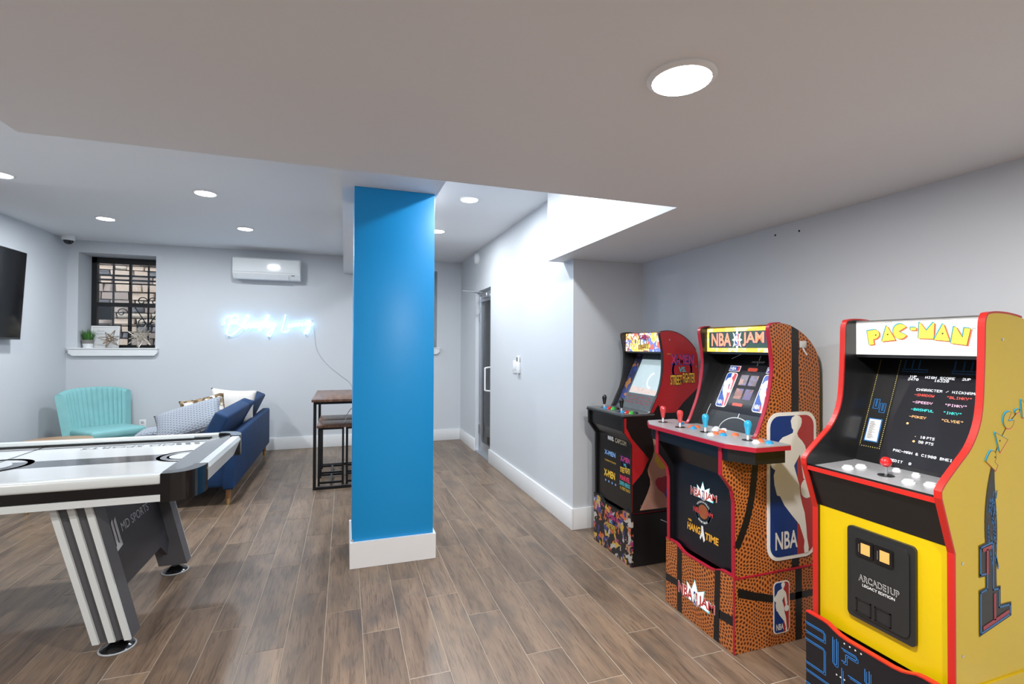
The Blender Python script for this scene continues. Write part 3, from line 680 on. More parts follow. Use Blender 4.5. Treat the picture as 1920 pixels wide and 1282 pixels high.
PLAY = mat('hockey_playfield', (.80, .83, .85), .12, coat=.4); DG = mat('hockey_grey', (.10, .105, .12), .12, coat=.4)
px0, px1, py0, py1, pz = hx0+.12, hx1-.19, hy0+.075, hy1-.075, .790
pf = box('playfield', px0, px1, py0, py1, .785, pz, PLAY, t)
TF = lambda u, v, n=0: Vector((u, v, pz+n))
def dec(nm, polys, m, l=1): return decal(nm, polys, TF, m, pf, l)
ym = (py0+py1)/2
dec('centre_stripe', [[(px0, ym-.10), (px1, ym-.10), (px1, ym+.07), (px0, ym+.07)]], DG)
dec('edge_stripe', [[(px0, py0+.04), (px1, py0+.04), (px1, py0+.075), (px0, py0+.075)], [(px0, py1-.075), (px1, py1-.075), (px1, py1-.06), (px0, py1-.06)]], DG)
arc = lambda cx, cy, r, a, b_, n=28: [(cx+r*cos(a+(b_-a)*k/n), cy+r*sin(a+(b_-a)*k/n)) for k in range(n+1)]
dec('goal_arc', ribbon(arc(px1, ym-.01, .14, pi/2, 3*pi/2), .02)+ribbon(arc(px1, ym-.01, .095, pi/2, 3*pi/2), .012), PLAY, 2)
dec('goal_disc', [arc(px1, ym-.01, .09, pi/2, 3*pi/2)], mat('hockey_white2', (.78, .8, .82), .15), 1.6)
dec('centre_ring', ribbon(arc(-1.74, ym-.01, .17, 0, 2*pi, 40), .03), PLAY, 2)
dec('centre_disc', [arc(-1.74, ym-.01, .10, 0, 2*pi, 40)[:-1]], PLAY, 2)
dec('centre_line', ribbon([(-1.74, py0), (-1.74, py1)], .012), DG, 1.5)
GF = lambda u, v, n=0: Vector((-u, -v, pz+n))      # writing that reads from the far side
text('table_lettering', 'MD SPORTS', GF, 1.02, 1.50, -(py1-.11), -(py1-.16), DG, pf, 2)
dec('logo_mark', [[(-1.0+.05*k, py1-.16), (-.972+.05*k, py1-.16), (-.99+.05*k, py1-.10), (-1.018+.05*k, py1-.10)] for k in range(3)], DG, 2)
o = dec('instruction_sticker', [[(px1-.22, py0+.002), (px1-.01, py0+.002), (px1-.01, py0+.036), (px1-.22, py0+.036)]], mat('sticker', (.75, .72, .74), .4), 3)
dec('sticker_print', [[(px1-.17, py0+.012), (px1-.05, py0+.012), (px1-.05, py0+.026), (px1-.17, py0+.026)]], mat('sticker_red', (.35, .12, .15), .4), 4)
# grey sloping goal end and inner bumpers
MB().prism([(px1-.002, .787), (px1+.004, .802), (hx1-.045, hz+.001), (hx1-.045, .78)], lambda x, z: Vector((x, 2.80, z)), lambda x, z: Vector((x, 3.74, z))).build('goal_ledge', DG, t)
for y0, y1 in ((hy0+.06, hy0+.077), (hy1-.077, hy1-.06)): box('bumper', px0, px1, y0, y1, .786, .806, HB, t)
box('score_rail', px0, px1-.1, hy1-.092, hy1-.076, .806, .815, HW, t)
# legs
def leg(yc, sgn):
    b = MB(); P = [(-1.245, .70), (-1.085, .70), (-.925, .055), (-1.075, .055)]
    b.prism(P, lambda x, z: Vector((x, yc-.045, z)), lambda x, z: Vector((x, yc+.045, z))); lg = b.build('leg', GREY, t)
    for k in (0, 1, 2):
        f0, f1 = .0+.405*k, .17+.405*k
        def at(f, g): # g 0 top 1 bottom
            xt = -1.245+.16*f; xb = -1.075+.15*f; return (xt+(xb-xt)*g, .70+(.055-.70)*g)
        for yy in ((yc-.058,) if sgn > 0 else (yc+.045,)):
            MB().prism([at(f0, 0), at(f1, 0), at(f1, .80), at(f1, .86), at(f1, 1.0), at(f0, 1.0), at(f0, .86), at(f0, .8)], lambda x, z: Vector((x, yy, z)), lambda x, z: Vector((x, yy+.013, z))).build('leg_strip', HW, lg)
    c = (-1.0, yc, 0)
    ft = MB().lathe([(.068, .0065), (.064, .011), (.036, .026), (.020, .036), (.016, .05), (.016, .07)], c, 28).build('levelling_foot', HB, t)
    MB().lathe([(.072, .0005), (.074, .004), (.069, .007)], c, 28).build('foot_pad', mat('foot_rubber', (.40, .42, .44), .5), ft)
    return lg
leg(2.79, 1); leg(3.62, -1)
def legc(yc):
    b = MB(); P = [(-2.205, .70), (-2.365, .70), (-2.525, .055), (-2.375, .055)]; b.prism(P, lambda x, z: Vector((x, yc-.045, z)), lambda x, z: Vector((x, yc+.045, z))); b.build('leg', GREY, t)
    MB().lathe([(.058, .0005), (.052, .010), (.030, .024), (.016, .05), (.016, .07)], (-2.45, yc, 0), 24).build('levelling_foot', HB, t)
legc(2.79); legc(3.62)
# crosswise panel between the legs
nx, nz = .9717, .236
def PFm(y, s_, n=0):   # s_ height along the leaning panel, n lift towards +X
    return Vector((-1.02-(s_-.2)*.243+n, y, s_))
P = [(2.83, .70), (3.58, .70), (3.58, .215), (3.50, .15), (3.44, .22), (2.83, .22)]
MB().prism(P, lambda y, z: PFm(y, z, -.03), lambda y, z: PFm(y, z, 0)).build('leg_panel', GREY if False else mat('panel_dark', (.028, .028, .034), .35), t)
MS = mat('silver_print', (.62, .62, .66), .35)
text('panel_lettering', 'MD SPORTS', PFm, 3.06, 3.42, .455, .50, MS, t, 2)
b = MB()
for k in range(3):
    y = 2.935+.034*k; pts = [(y, .53-.0*k), (y+.024, .545), (y+.024, .42 if k else .40), (y, .41 if k else .385)]
    b.add([PFm(u, v, .0016) for u, v in pts], [[0, 1, 2, 3]])
b.add([PFm(u, v, .0016) for u, v in [(2.935, .385), (3.03, .40), (3.03, .425), (2.935, .41)]], [[0, 1, 2, 3]])
b.build('panel_logo', MS, t)

# ================================================================== ARCADE MACHINES
REDT = mat('red_edge', (.50, .018, .012), .35); CRIM = mat('crimson_edge', (.36, .010, .028), .35)
YEL = mat('cabinet_yellow', (.66, .46, .002), .32, coat=.15); PWHITE = mat('print_white', (.78, .78, .77), .4)
CAB = mat('cabinet_black', (.007, .007, .008), .30, coat=.15); SCRG = mat('screen_glass', (.020, .021, .026), .08)
NAVY = mat('logo_blue', (.006, .035, .20), .35); LRED = mat('logo_red', (.42, .03, .03), .35); LWHITE = mat('logo_white', (.80, .80, .79), .35)
METG = mat('deck_metal', (.50, .51, .53), .35, .45, noise=.12, nscale=8)
def panel(name, prof, y0, y1, m, parent):
    return MB().prism(prof, lambda x, z: Vector((x, y0, z)), lambda x, z: Vector((x, y1, z))).build(name, m, parent)
def slab(name, p0, p1, th, y0, y1, m, parent):
    a, b_ = Vector(p0), Vector(p1); d = (b_-a).normalized(); q = Vector((d.y, -d.x))*th   # q points to +x side when d goes up
    return MB().prism([tuple(a), tuple(b_), tuple(b_+q), tuple(a+q)], lambda x, z: Vector((x, y0, z)), lambda x, z: Vector((x, y1, z))).build(name, m, parent)
def molding(name, pts, y0, y1, m, parent, t_=.004):
    P = [Vector(p) for p in pts]; off = []
    for i, p in enumerate(P):
        d = (P[min(i+1, len(P)-1)]-P[max(i-1, 0)]).normalized(); off.append(p+Vector((-d.y, d.x))*t_)
    return MB().prism([tuple(p) for p in P]+[tuple(p) for p in off[::-1]], lambda x, z: Vector((x, y0, z)), lambda x, z: Vector((x, y1, z))).build(name, m, parent)
def rrect(x0, x1, z0, z1, r, n=5):
    out = []
    for cx, cz, a in ((x1-r, z1-r, 0), (x0+r, z1-r, pi/2), (x0+r, z0+r, pi), (x1-r, z0+r, 3*pi/2)):
        out += [(cx+r*cos(a+pi/2*k/n), cz+r*sin(a+pi/2*k/n)) for k in range(n+1)]
    return out
def mirror_front(F): return lambda u, v, n=0: F(-u, v, n)     # u grows to the viewer's right on a face looking towards -X
SIL = [(.561,.977),(.638,.972),(.688,.954),(.693,.927),(.671,.9),(.621,.873),(.596,.851),(.621,.827),(.698,.798),(.759,.764),(.784,.726),(.818,.637),(.853,.555),(.80,.53),(.73,.536),(.696,.606),(.655,.707),(.531,.632),(.585,.564),(.644,.493),(.661,.424),(.695,.365),(.747,.305),(.781,.212),(.798,.131),(.833,.06),(.826,.026),(.745,.024),(.735,.065),(.746,.11),(.694,.17),(.643,.225),(.489,.295),(.337,.369),(.247,.435),(.187,.443),(.137,.513),(.121,.58),(.154,.613),(.088,.632),(.045,.662),(.05,.711),(.129,.745),(.204,.779),(.236,.81),(.303,.832),(.397,.842),(.506,.857),(.519,.875),(.484,.894),(.479,.913),(.465,.94),(.493,.963)]
def league_logo(F, u0, u1, v0, v1, parent, th=.001, l0=2, em=None):
    w_, h_ = u1-u0, v1-v0; r = abs(w_)*.22
    W_, B_, R_ = em or (LWHITE, NAVY, LRED)
    lg = decal('league_logo', [rrect(u0, u1, v0, v1, r)], F, W_, parent, l0, th)
    g = .055*w_; xm = u0+.60*w_
    inner = rrect(u0+g, u1-g, v0+g, v1-g, r*.8)
    def clip(P, side):
        out = []
        for i in range(len(P)):
            a, c = P[i], P[(i+1) % len(P)]; ia = (a[0]-xm)*side <= 0; ic = (c[0]-xm)*side <= 0
            if ia: out.append(a)
            if ia != ic: k = (xm-a[0])/(c[0]-a[0]); out.append((xm, a[1]+(c[1]-a[1])*k))
        return out
    decal('blue_field', [clip(inner, 1)], F, B_, lg, l0+1); decal('red_field', [clip(inner, -1)], F, R_, lg, l0+1)
    decal('player_shape', [[(u0+u*w_, v0+v*h_) for u, v in SIL]], F, W_, lg, l0+2)
    decal('ball_shape', [[(u0+(.80+.135*cos(a))*w_, v0+.468*h_+.135*w_*1.15*sin(a)) for a in [2*pi*k/20 for k in range(20)]]], F, W_, lg, l0+2.4)
    text('logo_letters', 'NBA', F, u0+.15*w_, u0+.60*w_, v0+.075*h_, v0+.195*h_, W_, lg, l0+3, bold=.02)
    return lg
def button(P, m, parent, r=.0135, name='button', deckz=0):
    b = MB().lathe([(r*1.35, -.002), (r*1.35, .004), (r*1.15, .0065), (r*1.0, .0065), (r*.97, .011), (r*.6, .0125), (.0005, .0125)], P, 18)
    return b.build(name, m, parent)
def joystick(P, m, parent, ball=False, shaft=None):
    j = MB().lathe([(.026, .0005), (.026, .002), (.008, .003)], P, 20).build('joystick', BLACK, parent)
    MB().lathe([(.0055, .002), (.0055, .04)], P, 10).build('shaft', shaft or CHROME, j)
    if ball: pr = [(.0005, .030)]+[(.0185*sin(a), .049-.0185*cos(a)) for a in [pi*k/12 for k in range(1, 12)]]+[(.0005, .0675)]
    else: pr = [(.0005, .026), (.009, .026), (.0105, .035), (.013, .052), (.0168, .070), (.0168, .078), (.0135, .088), (.007, .0925), (.0005, .093)]
    MB().lathe(pr, P, 18).build('knob', m, j)
def riser(t, y0, y1, xf, xb, zt, dip, mf, ms, mt):
    r = MB(); yy0, yy1 = y0+.018, y1-.018
    P = [(y0, 0.001), (y1, 0.001), (y1, zt)]+[(y1-(y1-y0)*k, zt-dip*h) for k, h in ((.15, 0), (.19, .12), (.24, .55), (.28, .85), (.34, 1), (.66, 1), (.72, .85), (.76, .55), (.81, .12), (.85, 0))]+[(y0, zt)]
    rs = MB().prism(P, lambda y, z: Vector((xf, y, z)), lambda y, z: Vector((xf+.016, y, z))).build('riser', mf, t)
    if mt:
        MB().prism([(y, z) for y, z in P[2:]]+[(y, z-.005) for y, z in P[2:][::-1]], lambda y, z: Vector((xf-.002, y, z+.003)), lambda y, z: Vector((xf+.018, y, z+.003))).build('riser_molding', mt, rs)
    box('riser_side', xf+.016, xb, y0, y0+.018, 0.001, zt-.012, ms, rs); box('riser_side', xf+.016, xb, y1-.018, y1, 0.001, zt-.012, ms, rs)
    box('riser_back', xb-.016, xb, yy0, yy1, 0.001, zt-.012, CAB, rs)
    return rs
def screws(F, pts, parent):
    for p in pts: decal('screw', [[(p[0]+.005*cos(a), p[1]+.005*sin(a)) for a in [2*pi*k/10 for k in range(10)]]], F, CHROME, parent, 2, .002)

# ---------------------------------------------------------------- yellow maze-game machine
Y0, Y1, TH = .99, 1.47, .018; XB = 2.298
t = thing('arcade_machine', (2.0, 1.23, 0), 'yellow arcade machine with red edges and a white PAC-MAN marquee', 'arcade machine')
fr = cr([(1.72, .985), (1.745, 1.011), (1.805, 1.06), (1.859, 1.105), (1.898, 1.163), (1.918, 1.227), (1.927, 1.327), (1.932, 1.428), (1.935, 1.505), (1.947, 1.530)], 4)
tp = cr([(1.947, 1.530), (1.985, 1.535), (2.06, 1.532), (2.14, 1.517), (2.21, 1.485), (2.262, 1.44), (2.29, 1.385), (XB, 1.31)], 4)
prof = [(1.782, .35), (1.781, .79), (1.721, .965)]+fr+tp[1:]+[(XB, .35)]
edge = [(1.782, .35), (1.781, .79), (1.721, .965)]+fr+tp[1:12]
panel('side_panel', prof, Y0, Y0+TH, YEL, t); panel('side_panel', prof, Y1-TH, Y1, YEL, t)
panel('inner_liner', prof, Y1-TH-.002, Y1-TH, CAB, t); panel('inner_liner', prof, Y0+TH, Y0+TH+.002, CAB, t)
for ya, yb in ((Y0-.001, Y0+TH+.001), (Y1-TH-.001, Y1+.001)): molding('edge_molding', edge, ya, yb, REDT, t, .006)
a, c = Y0+TH+.002, Y1-TH-.002
slab('front_panel', (1.79, .35), (1.79, .80), .016, a, c, YEL, t)
slab('apron', (1.789, .80), (1.728, .957), .016, a, c, CAB, t)
dk = slab('control_deck', (1.728, .957), (1.99, .966), .014, a, c, METG, t)
box('deck_molding', 1.722, 1.730, a, c, .944, .959, REDT, t)
S0, S1 = (1.985, .965), (2.14, 1.39)
slab('screen_bezel', S0, S1, .014, a, c, CAB, t)
BF = slope_frame(S0, S1); BV = lambda u, v, n=0: BF(-u, v, n)     # u = -Y
b = MB(); b.box(1.992, 2.002, a, c, 1.395, 1.528); mq = b.build('marquee', mat('marquee_white', (.9, .9, .88), .3, emit=.25, ecol=(1, 1, .95)), t)
box('marquee_shelf', 1.992, 2.16, a, c, 1.383, 1.3945, CAB, t)
MB().prism([p for p in tp if p[0] > 1.97]+[(2.0, 1.528)], lambda x, z: Vector((x, a, z-.004)), lambda x, z: Vector((x, c, z-.004))).build('top_panel', CAB, t)
box('back_panel', XB-.014, XB-.002, a, c, .35, 1.36, CAB, t)
riser(t, Y0-.006, Y1+.003, 1.742, XB, .376, .024, mat('maze_black', (.006, .006, .010), .25), YEL, REDT)
# marquee lettering
MQ = lambda u, v, n=0: Vector((1.992-n, -u, v))
LETTERS = {'P': [(0, 0), (.45, 0), (.45, .34), (.72, .36), (.98, .52), (1, .76), (.85, .95), (.6, 1), (0, 1)], 'A': [(0, 0), (1, 0), (.52, 1), (.44, 1)],
           'C': [(.5+.5*cos(q), .5+.5*sin(q)) for q in [.55+(2*pi-1.1)*k/20 for k in range(21)]]+[(.42, .5)], '-': [(0, .38), (1, .38), (1, .62), (0, .62)],
           'M': [(0, 0), (1, 0), (1, 1), (.9, 1), (.5, .52), (.1, 1), (0, 1)], 'N': [(0, 0), (.95, 0), (1, 1), (.62, 1), (.62, .45), (.15, 1), (0, 1)]}
LY = mat('letter_yellow', (.85, .62, .06), .4, emit=.22, ecol=(.95, .78, .15)); LR = mat('letter_red', (.75, .17, .10), .4, emit=.25); LB = mat('letter_blue', (.05, .40, .62), .4, emit=.25); LK = mat('letter_ink', (.03, .03, .03), .5)
def word(F, items, parent, sh=.0035, l0=1, ymat=None):
    for ch, u, v, w_, h_, rot in items:
        def pts(du, dv): return [(u+(x-.5)*w_*cos(rot)-(y-.5)*h_*sin(rot)+du, v+(x-.5)*w_*sin(rot)+(y-.5)*h_*cos(rot)+dv) for x, y in LETTERS[ch]]
        L = decal('letter', [pts(0, 0)], F, ymat or LY, parent, l0+2.2)
        decal('letter_shadow', [pts(sh*1.2, -sh)], F, LR, L, l0); decal('letter_edge', [pts(-sh, sh)], F, LB, L, l0+.6); decal('letter_line', ribbon(pts(0, 0), .0012, True), F, LK, L, l0+2.6)
        if ch in 'PA': decal('letter_dot', [[(u+(-.02 if ch == 'A' else .02)+.0*w_+.003*cos(q)+(.02 if ch == 'A' else -.012), v+(.0 if ch == 'A' else .012)-.004+.003*sin(q)) for q in [2*pi*k/8 for k in range(8)]]], F, LK, L, l0+2.8)
z0 = 1.478
its = []
for i, (ch, u, w_) in enumerate([('P', -1.378, .046), ('A', -1.325, .052), ('C', -1.280, .052), ('-', -1.235, .020), ('M', -1.192, .050), ('A', -1.141, .050), ('N', -1.088, .050)]):
    x = (u+1.235)/.15; its.append((ch, u, z0+.008-.024*x*x+(.006 if ch == '-' else 0), w_, .058 if ch != '-' else .05, -x*.16))
word(MQ, its, mq)
text('trade_mark', 'TM', MQ, -1.057, -1.047, 1.483, 1.490, LK, mq, 2)
SPD = mat('speed_line', (.35, .35, .34), .5)
decal('speed_lines', sum([ribbon(l, .0011) for l in [[(-1.40, 1.516), (-1.31, 1.521)], [(-1.38, 1.511), (-1.30, 1.518)], [(-1.14, 1.522), (-1.06, 1.514)], [(-1.15, 1.519), (-1.05, 1.508)], [(-1.37, 1.428), (-1.27, 1.441)], [(-1.36, 1.420), (-1.28, 1.430)], [(-1.34, 1.413), (-1.27, 1.421)], [(-1.19, 1.436), (-1.09, 1.424)], [(-1.18, 1.428), (-1.05, 1.413)], [(-1.17, 1.422), (-1.10, 1.412)]]], []), MQ, SPD, mq, 1)
# screen
sc_ = decal('screen', [rrect(-1.360, -1.035, .015, .372, .004)], BV, SCRG, t, 1.5)
def px(s, u, v, hgt, m, cw=.0066):
    n = len(s)*6-1; return pixtext('screen_text', s, BV, u, u+n*cw/6*1.0, v, v+hgt, m, sc_, 3)
E_ = lambda n, c, k=.6: mat(n, c, .4, emit=k)
TW = E_('glow_white', (.75, .78, .82)); TR = E_('glow_red', (.75, .08, .06)); TP = E_('glow_pink', (.80, .45, .62)); TC = E_('glow_cyan', (.05, .65, .62)); TO = E_('glow_orange', (.85, .42, .16))
for s, u, v, m in [('1UP', -1.322, .361, TW), ('2470', -1.326, .350, TW), ('HIGH SCORE', -1.267, .361, TW), ('16320', -1.235, .350, TW), ('2UP', -1.148, .361, TW),
                   ('CHARACTER / NICKNAME', -1.287, .310, TW), ('-SHADOW', -1.290, .289, TR), ('"BLINKY"', -1.183, .289, TR), ('-SPEEDY', -1.290, .260, TP), ('"PINKY"', -1.183, .260, TP),
                   ('-BASHFUL', -1.290, .231, TC), ('"INKY"', -1.183, .231, TC), ('-POKEY', -1.290, .202, TO), ('"CLYDE"', -1.183, .202, TO),
                   ('10', -1.237, .128, TW), ('PTS', -1.215, .128, TW), ('50', -1.239, .109, TW), ('PTS', -1.215, .109, TW), ('PAC-MAN & C1980 BNEI', -1.317, .062, TW), ('CREDIT  0', -1.332, .022, TW)]:
    px(s, u, v, .0095, m, cw=.0098 if len(s) > 3 else .0088)
decal('pellets', [[(u+r*cos(q), v+r*sin(q)) for q in [2*pi*k/10 for k in range(10)]] for u, v, r in [(-1.255, .113, .0042), (-1.253, .132, .0014), (-1.29, .178, .0042)]], BV, TO, sc_, 3)
# left art strip on the bezel
ART = mat('maze_blue', (.02, .16, .42), .4); DOT = mat('dot_yellow', (.65, .55, .18), .4)
dots = []
for k in range(46):
    v = .062+.0082*k; dots += [(-1.447, v), (-1.369, v)]
for k in range(9): dots += [(-1.447+.0087*k, .062)]
decal('dotted_border', [[(u-.0012, v-.0018), (u+.0012, v-.0018), (u+.0012, v+.0018), (u-.0012, v+.0018)] for u, v in dots], BV, DOT, t, 1)
decal('maze_lines', ribbon([(-1.432, .262), (-1.432, .222), (-1.411, .222), (-1.411, .262), (-1.420, .262), (-1.420, .231), (-1.424, .231), (-1.424, .262)], .0025, True)+ribbon([(-1.405, .246), (-1.405, .208), (-1.384, .208), (-1.384, .246), (-1.392, .246), (-1.392, .217), (-1.397, .217), (-1.397, .246)], .0025, True), BV, ART, t, 1)
o = decal('instruction_card', [[(-1.436, .083), (-1.381, .083), (-1.383, .180), (-1.436, .180)]], BV, ART, t, 1)
decal('card_paper', [[(-1.432, .087), (-1.385, .087), (-1.387, .176), (-1.432, .176)]], BV, PWHITE, o, 2)
decal('card_print', [[(-1.427, v), (-1.427+random.uniform(.012, .034), v), (-1.41, v+.0018), (-1.427, v+.0018)] for v in [.096+.0052*k for k in range(14)]], BV, LK, o, 3)
decal('maze_lines', sum([ribbon([(x-.044, .386), (x+.044, .386), (x+.044, .396), (x-.044, .396)], .004, True)+ribbon([(x-.04, .40), (x-.04, .432)], .005)+ribbon([(x-.012, .400), (x-.012, .432)], .005)+ribbon([(x+.012, .40), (x+.012, .432)], .005) for x in (-1.31, -1.14)], []), BV, mat('maze_dim', (.01, .07, .17), .4), t, 1)
# controls
DF = slope_frame((1.728, .957), (1.99, .966)); dz = lambda y, d: DF(y, d, .0)
WB = mat('button_white', (.80, .80, .82), .25); RB = mat('ball_red', (.62, .015, .015), .12, coat=.6)
for y, d in ((1.362, .09), (1.351, .145), (1.151, .094), (1.099, .12), (1.058, .122)): button(dz(y, d+.007), WB, t, .0145)
for y, d in ((1.262, .205), (1.193, .20)): button(dz(y, d+.007), WB, t, .010)
joystick(dz(1.24, .123), RB, t, ball=True)
# coin door
PF = lambda u, v, n=0: Vector((1.79-n, -u, v))
DOORM = mat('coin_door_black', (.018, .019, .019), .35)
cdn = MB().prism(rrect(-1.330, -1.10, .435, .765, .016), lambda u, v: PF(u, v, 0), lambda u, v: PF(u, v, .012)).build('coin_door', DOORM, t)
MB().prism(rrect(-1.314, -1.116, .455, .748, .022), lambda u, v: PF(u, v, .011), lambda u, v: PF(u, v, .017)).build('door_plate', DOORM, cdn)
ORG = mat('coin_orange', (.80, .42, .12), .4)
for u in (-1.26, -1.194):
    s = MB().prism(rrect(u-.032, u+.030, .668, .730, .006), lambda u, v: PF(u, v, .016), lambda u, v: PF(u, v, .022)).build('coin_slot', BLACKG, cdn)
    MB().box(1.79-.0235, 1.79-.021, -(u+.020), -(u-.012), .680, .718).build('reject_button', ORG, s)
    MB().box(1.79-.0235, 1.79-.021, -(u-.018), -(u-.021), .682, .712).build('slit', CHROME, s)
for u in (-1.266, -1.199): 
    b = MB(); [b.box(1.79-.0195, 1.79-.016, -(x1), -(x0), v0, v1) for x0, x1, v0, v1 in ((u-.028, u+.026, .508, .512), (u-.028, u+.026, .462, .466), (u-.028, u-.024, .462, .512), (u+.022, u+.026, .462, .512))]; b.build('return_flap', BLACKG, cdn)
PFd = lambda u, v, n=0: PF(u, v, n+.017)
text('door_lettering', 'ARCADE1UP', PFd, -1.285, -1.146, .578, .602, PWHITE, cdn, 1, bold=.03); text('door_lettering', 'ARCADE1UP', PFd, -1.284, -1.147, .579, .601, DOORM, cdn, 2, bold=-.005)
text('door_lettering', 'LEGACY EDITION', PFd, -1.270, -1.160, .562, .572, PWHITE, cdn, 1, bold=.015)
# maze print on the riser
RF = lambda u, v, n=0: Vector((1.742-n, -u, v)); MZ = mat('maze_line', (.03, .22, .62), .35)
mz = []
for L in ([(-1.475, .335), (-1.395, .335), (-1.395, .30), (-1.475, .30)], [(-1.475, .27), (-1.395, .27), (-1.395, .18), (-1.475, .18)], [(-1.36, .335), (-1.36, .24), (-1.345, .24), (-1.345, .335)], [(-1.325, .315), (-1.27, .315), (-1.27, .30), (-1.31, .30), (-1.31, .27), (-1.325, .27)], [(-1.325, .24), (-1.325, .05)], [(-1.30, .23), (-1.23, .23), (-1.23, .08), (-1.30, .08)], [(-1.24, .29), (-1.24, .245), (-1.225, .245), (-1.225, .29)], [(-1.20, .25), (-1.12, .25), (-1.12, .235), (-1.20, .235)], [(-1.475, .15), (-1.36, .15), (-1.36, .10), (-1.475, .10)], [(-1.20, .20), (-1.09, .20), (-1.09, .10), (-1.20, .10)], [(-1.09, .31), (-1.09, .24), (-1.05, .24), (-1.05, .31)]):
    mz += ribbon(L, .0028)+ribbon([(u+.006, v-.006) for u, v in L], .0018)
decal('maze_print', mz, RF, MZ, t, 1)
decal('pellet_print', [[(u-.0025, v-.0025), (u+.0025, v-.0025), (u+.0025, v+.0025), (u-.0025, v+.0025)] for u, v in [(-1.315+.0205*k, .337-.0005*k) for k in range(4)]+[(-1.345+.015*k, .205) for k in range(3)]], RF, PWHITE, t, 1)
# side print: oval of dark streaks with lettering and a maze piece, figures left out
SF = side_frame(Y0)
OC, OA, OB2 = (2.215, .86), .292, .385
op = lambda q, k=1.0: (OC[0]+OA*k*cos(q), OC[1]+OB2*k*sin(q))
decal('oval_line', ribbon([p for p in [op(.25*pi+1.0*pi*k/50) for k in range(51)] if p[0] < XB-.006], .0028), SF, LK, t, 1)
qs = [pi*(.845+.36*k/24) for k in range(25)]
decal('streak_field', [[op(q, .99) for q in qs]+[op(q, .99-.20*sin(pi*(.08+.92*k/24))) for k, q in list(enumerate(qs))[::-1]]], SF, LK, t, 1.6)
rs_ = random.Random(4); stb = []
for k in range(22):
    kk = rs_.uniform(.82, .97); q0 = pi*rs_.uniform(.88, 1.12); stb += ribbon([op(q0+pi*.012*i, kk) for i in range(rs_.randint(2, 5))], .0035)
decal('streak_print', stb, SF, ART, t, 2.4)
word(SF, [('P', 1.965, 1.065, .048, .06, .95), ('A', 1.998, 1.128, .058, .062, .75), ('C', 2.045, 1.188, .056, .056, .5), ('-', 2.09, 1.215, .022, .045, .3), ('M', 2.145, 1.225, .062, .06, .12), ('A', 2.212, 1.222, .062, .06, -.15), ('N', 2.268, 1.20, .05, .058, -.35)], t, .004, 1, YEL)
T1 = [(1.892, .80), (1.935, .803), (1.935, .70), (1.912, .698), (1.912, .672), (1.935, .672), (1.935, .63), (1.912, .628), (1.912, .602), (1.892, .602), (1.892, .515), (2.02, .548), (2.02, .60), (1.985, .60), (1.985, .62), (1.965, .62), (1.965, .80)]
T1 = [(1.892, .80), (1.955, .812), (1.955, .70), (1.915, .695), (1.915, .665), (1.955, .66), (1.955, .62), (1.892, .60), (1.892, .515), (2.05, .555), (2.05, .60), (2.0, .60), (2.0, .66), (1.965, .66), (1.965, .815)]
decal('maze_piece', [[(1.892, .515), (2.055, .555), (2.055, .60), (2.0, .60), (2.0, .66), (1.97, .66), (1.97, .815), (1.892, .80), (1.892, .70), (1.925, .70), (1.925, .665), (1.892, .66)]], SF, LK, t, 2)
decal('maze_piece_line', ribbon([(1.899, .524), (2.047, .561), (2.047, .592), (1.992, .592), (1.992, .652), (1.962, .652), (1.962, .804), (1.899, .792), (1.899, .708), (1.932, .708), (1.932, .658), (1.899, .652)], .005, True), SF, ART, t, 3)
decal('maze_piece_bar', ribbon([(1.915, .785), (1.948, .79)], .012)+ribbon([(1.932, .78), (1.932, .71)], .010)+ribbon([(1.915, .54), (2.035, .57)], .012)+ribbon([(1.968, .56), (1.968, .635)], .010), SF, mat('maze_red', (.33, .03, .05), .4), t, 4)
screws(SF, [(1.814, .755), (1.814, .47), (2.02, 1.45)], t)

# ---------------------------------------------------------------- basketball machine
Y0, Y1, XB = 1.823, 2.323, 2.248
t = thing('arcade_machine', (1.98, 2.07, 0), 'orange basketball-textured arcade machine with an NBA JAM marquee', 'arcade machine')
fr = cr([(1.645, .985), (1.80, .985), (1.847, .996), (1.883, 1.064), (1.916, 1.145), (1.940, 1.246), (1.949, 1.335), (1.941, 1.412), (1.926, 1.505), (1.935, 1.530)], 4)
tp = cr([(1.935, 1.530), (1.955, 1.537), (2.007, 1.538), (2.058, 1.529), (2.127, 1.498), (2.188, 1.452), (2.228, 1.40), (2.244, 1.345), (XB, 1.27)], 4)
prof = [(1.721, .345), (1.719, .70), (1.707, .757), (1.678, .797), (1.645, .834)]+fr+tp[1:]+[(XB, .345)]
edge = [(1.721, .345), (1.719, .70), (1.707, .757), (1.678, .797), (1.645, .834), (1.645, .98)]
edge2 = fr[6:]+tp[1:8]
panel('side_panel', prof, Y0, Y0+TH, BBALL, t); panel('side_panel', prof, Y1-TH, Y1, BBALL, t)
panel('inner_liner', prof, Y1-TH-.002, Y1-TH, CAB, t); panel('inner_liner', prof, Y0+TH, Y0+TH+.002, CAB, t)
for ya, yb in ((Y0-.001, Y0+TH+.001), (Y1-TH-.001, Y1+.001)): molding('edge_molding', edge, ya, yb, CRIM, t, .005); molding('edge_molding', edge2, ya, yb, CRIM, t, .005)
a, c = Y0+TH+.002, Y1-TH-.002
NVB = mat('front_navy', (.004, .006, .011), .3, coat=.1)
slab('front_panel', (1.745, .345), (1.745, .80), .016, a, c, NVB, t); slab('apron', (1.744, .80), (1.68, .93), .016, a, c, NVB, t)
DKP = [(1.88, 1.665), (1.875, 1.80), (1.905, 1.835), (1.905, 2.311), (1.875, 2.345), (1.88, 2.48), (1.695, 2.478), (1.627, 2.365), (1.627, 1.785), (1.69, 1.668)]
MB().prism(DKP, lambda x, y: Vector((x, y, .976)), lambda x, y: Vector((x, y, .990))).build('control_deck', METG, t)
cxd, cyd = 1.76, 2.073
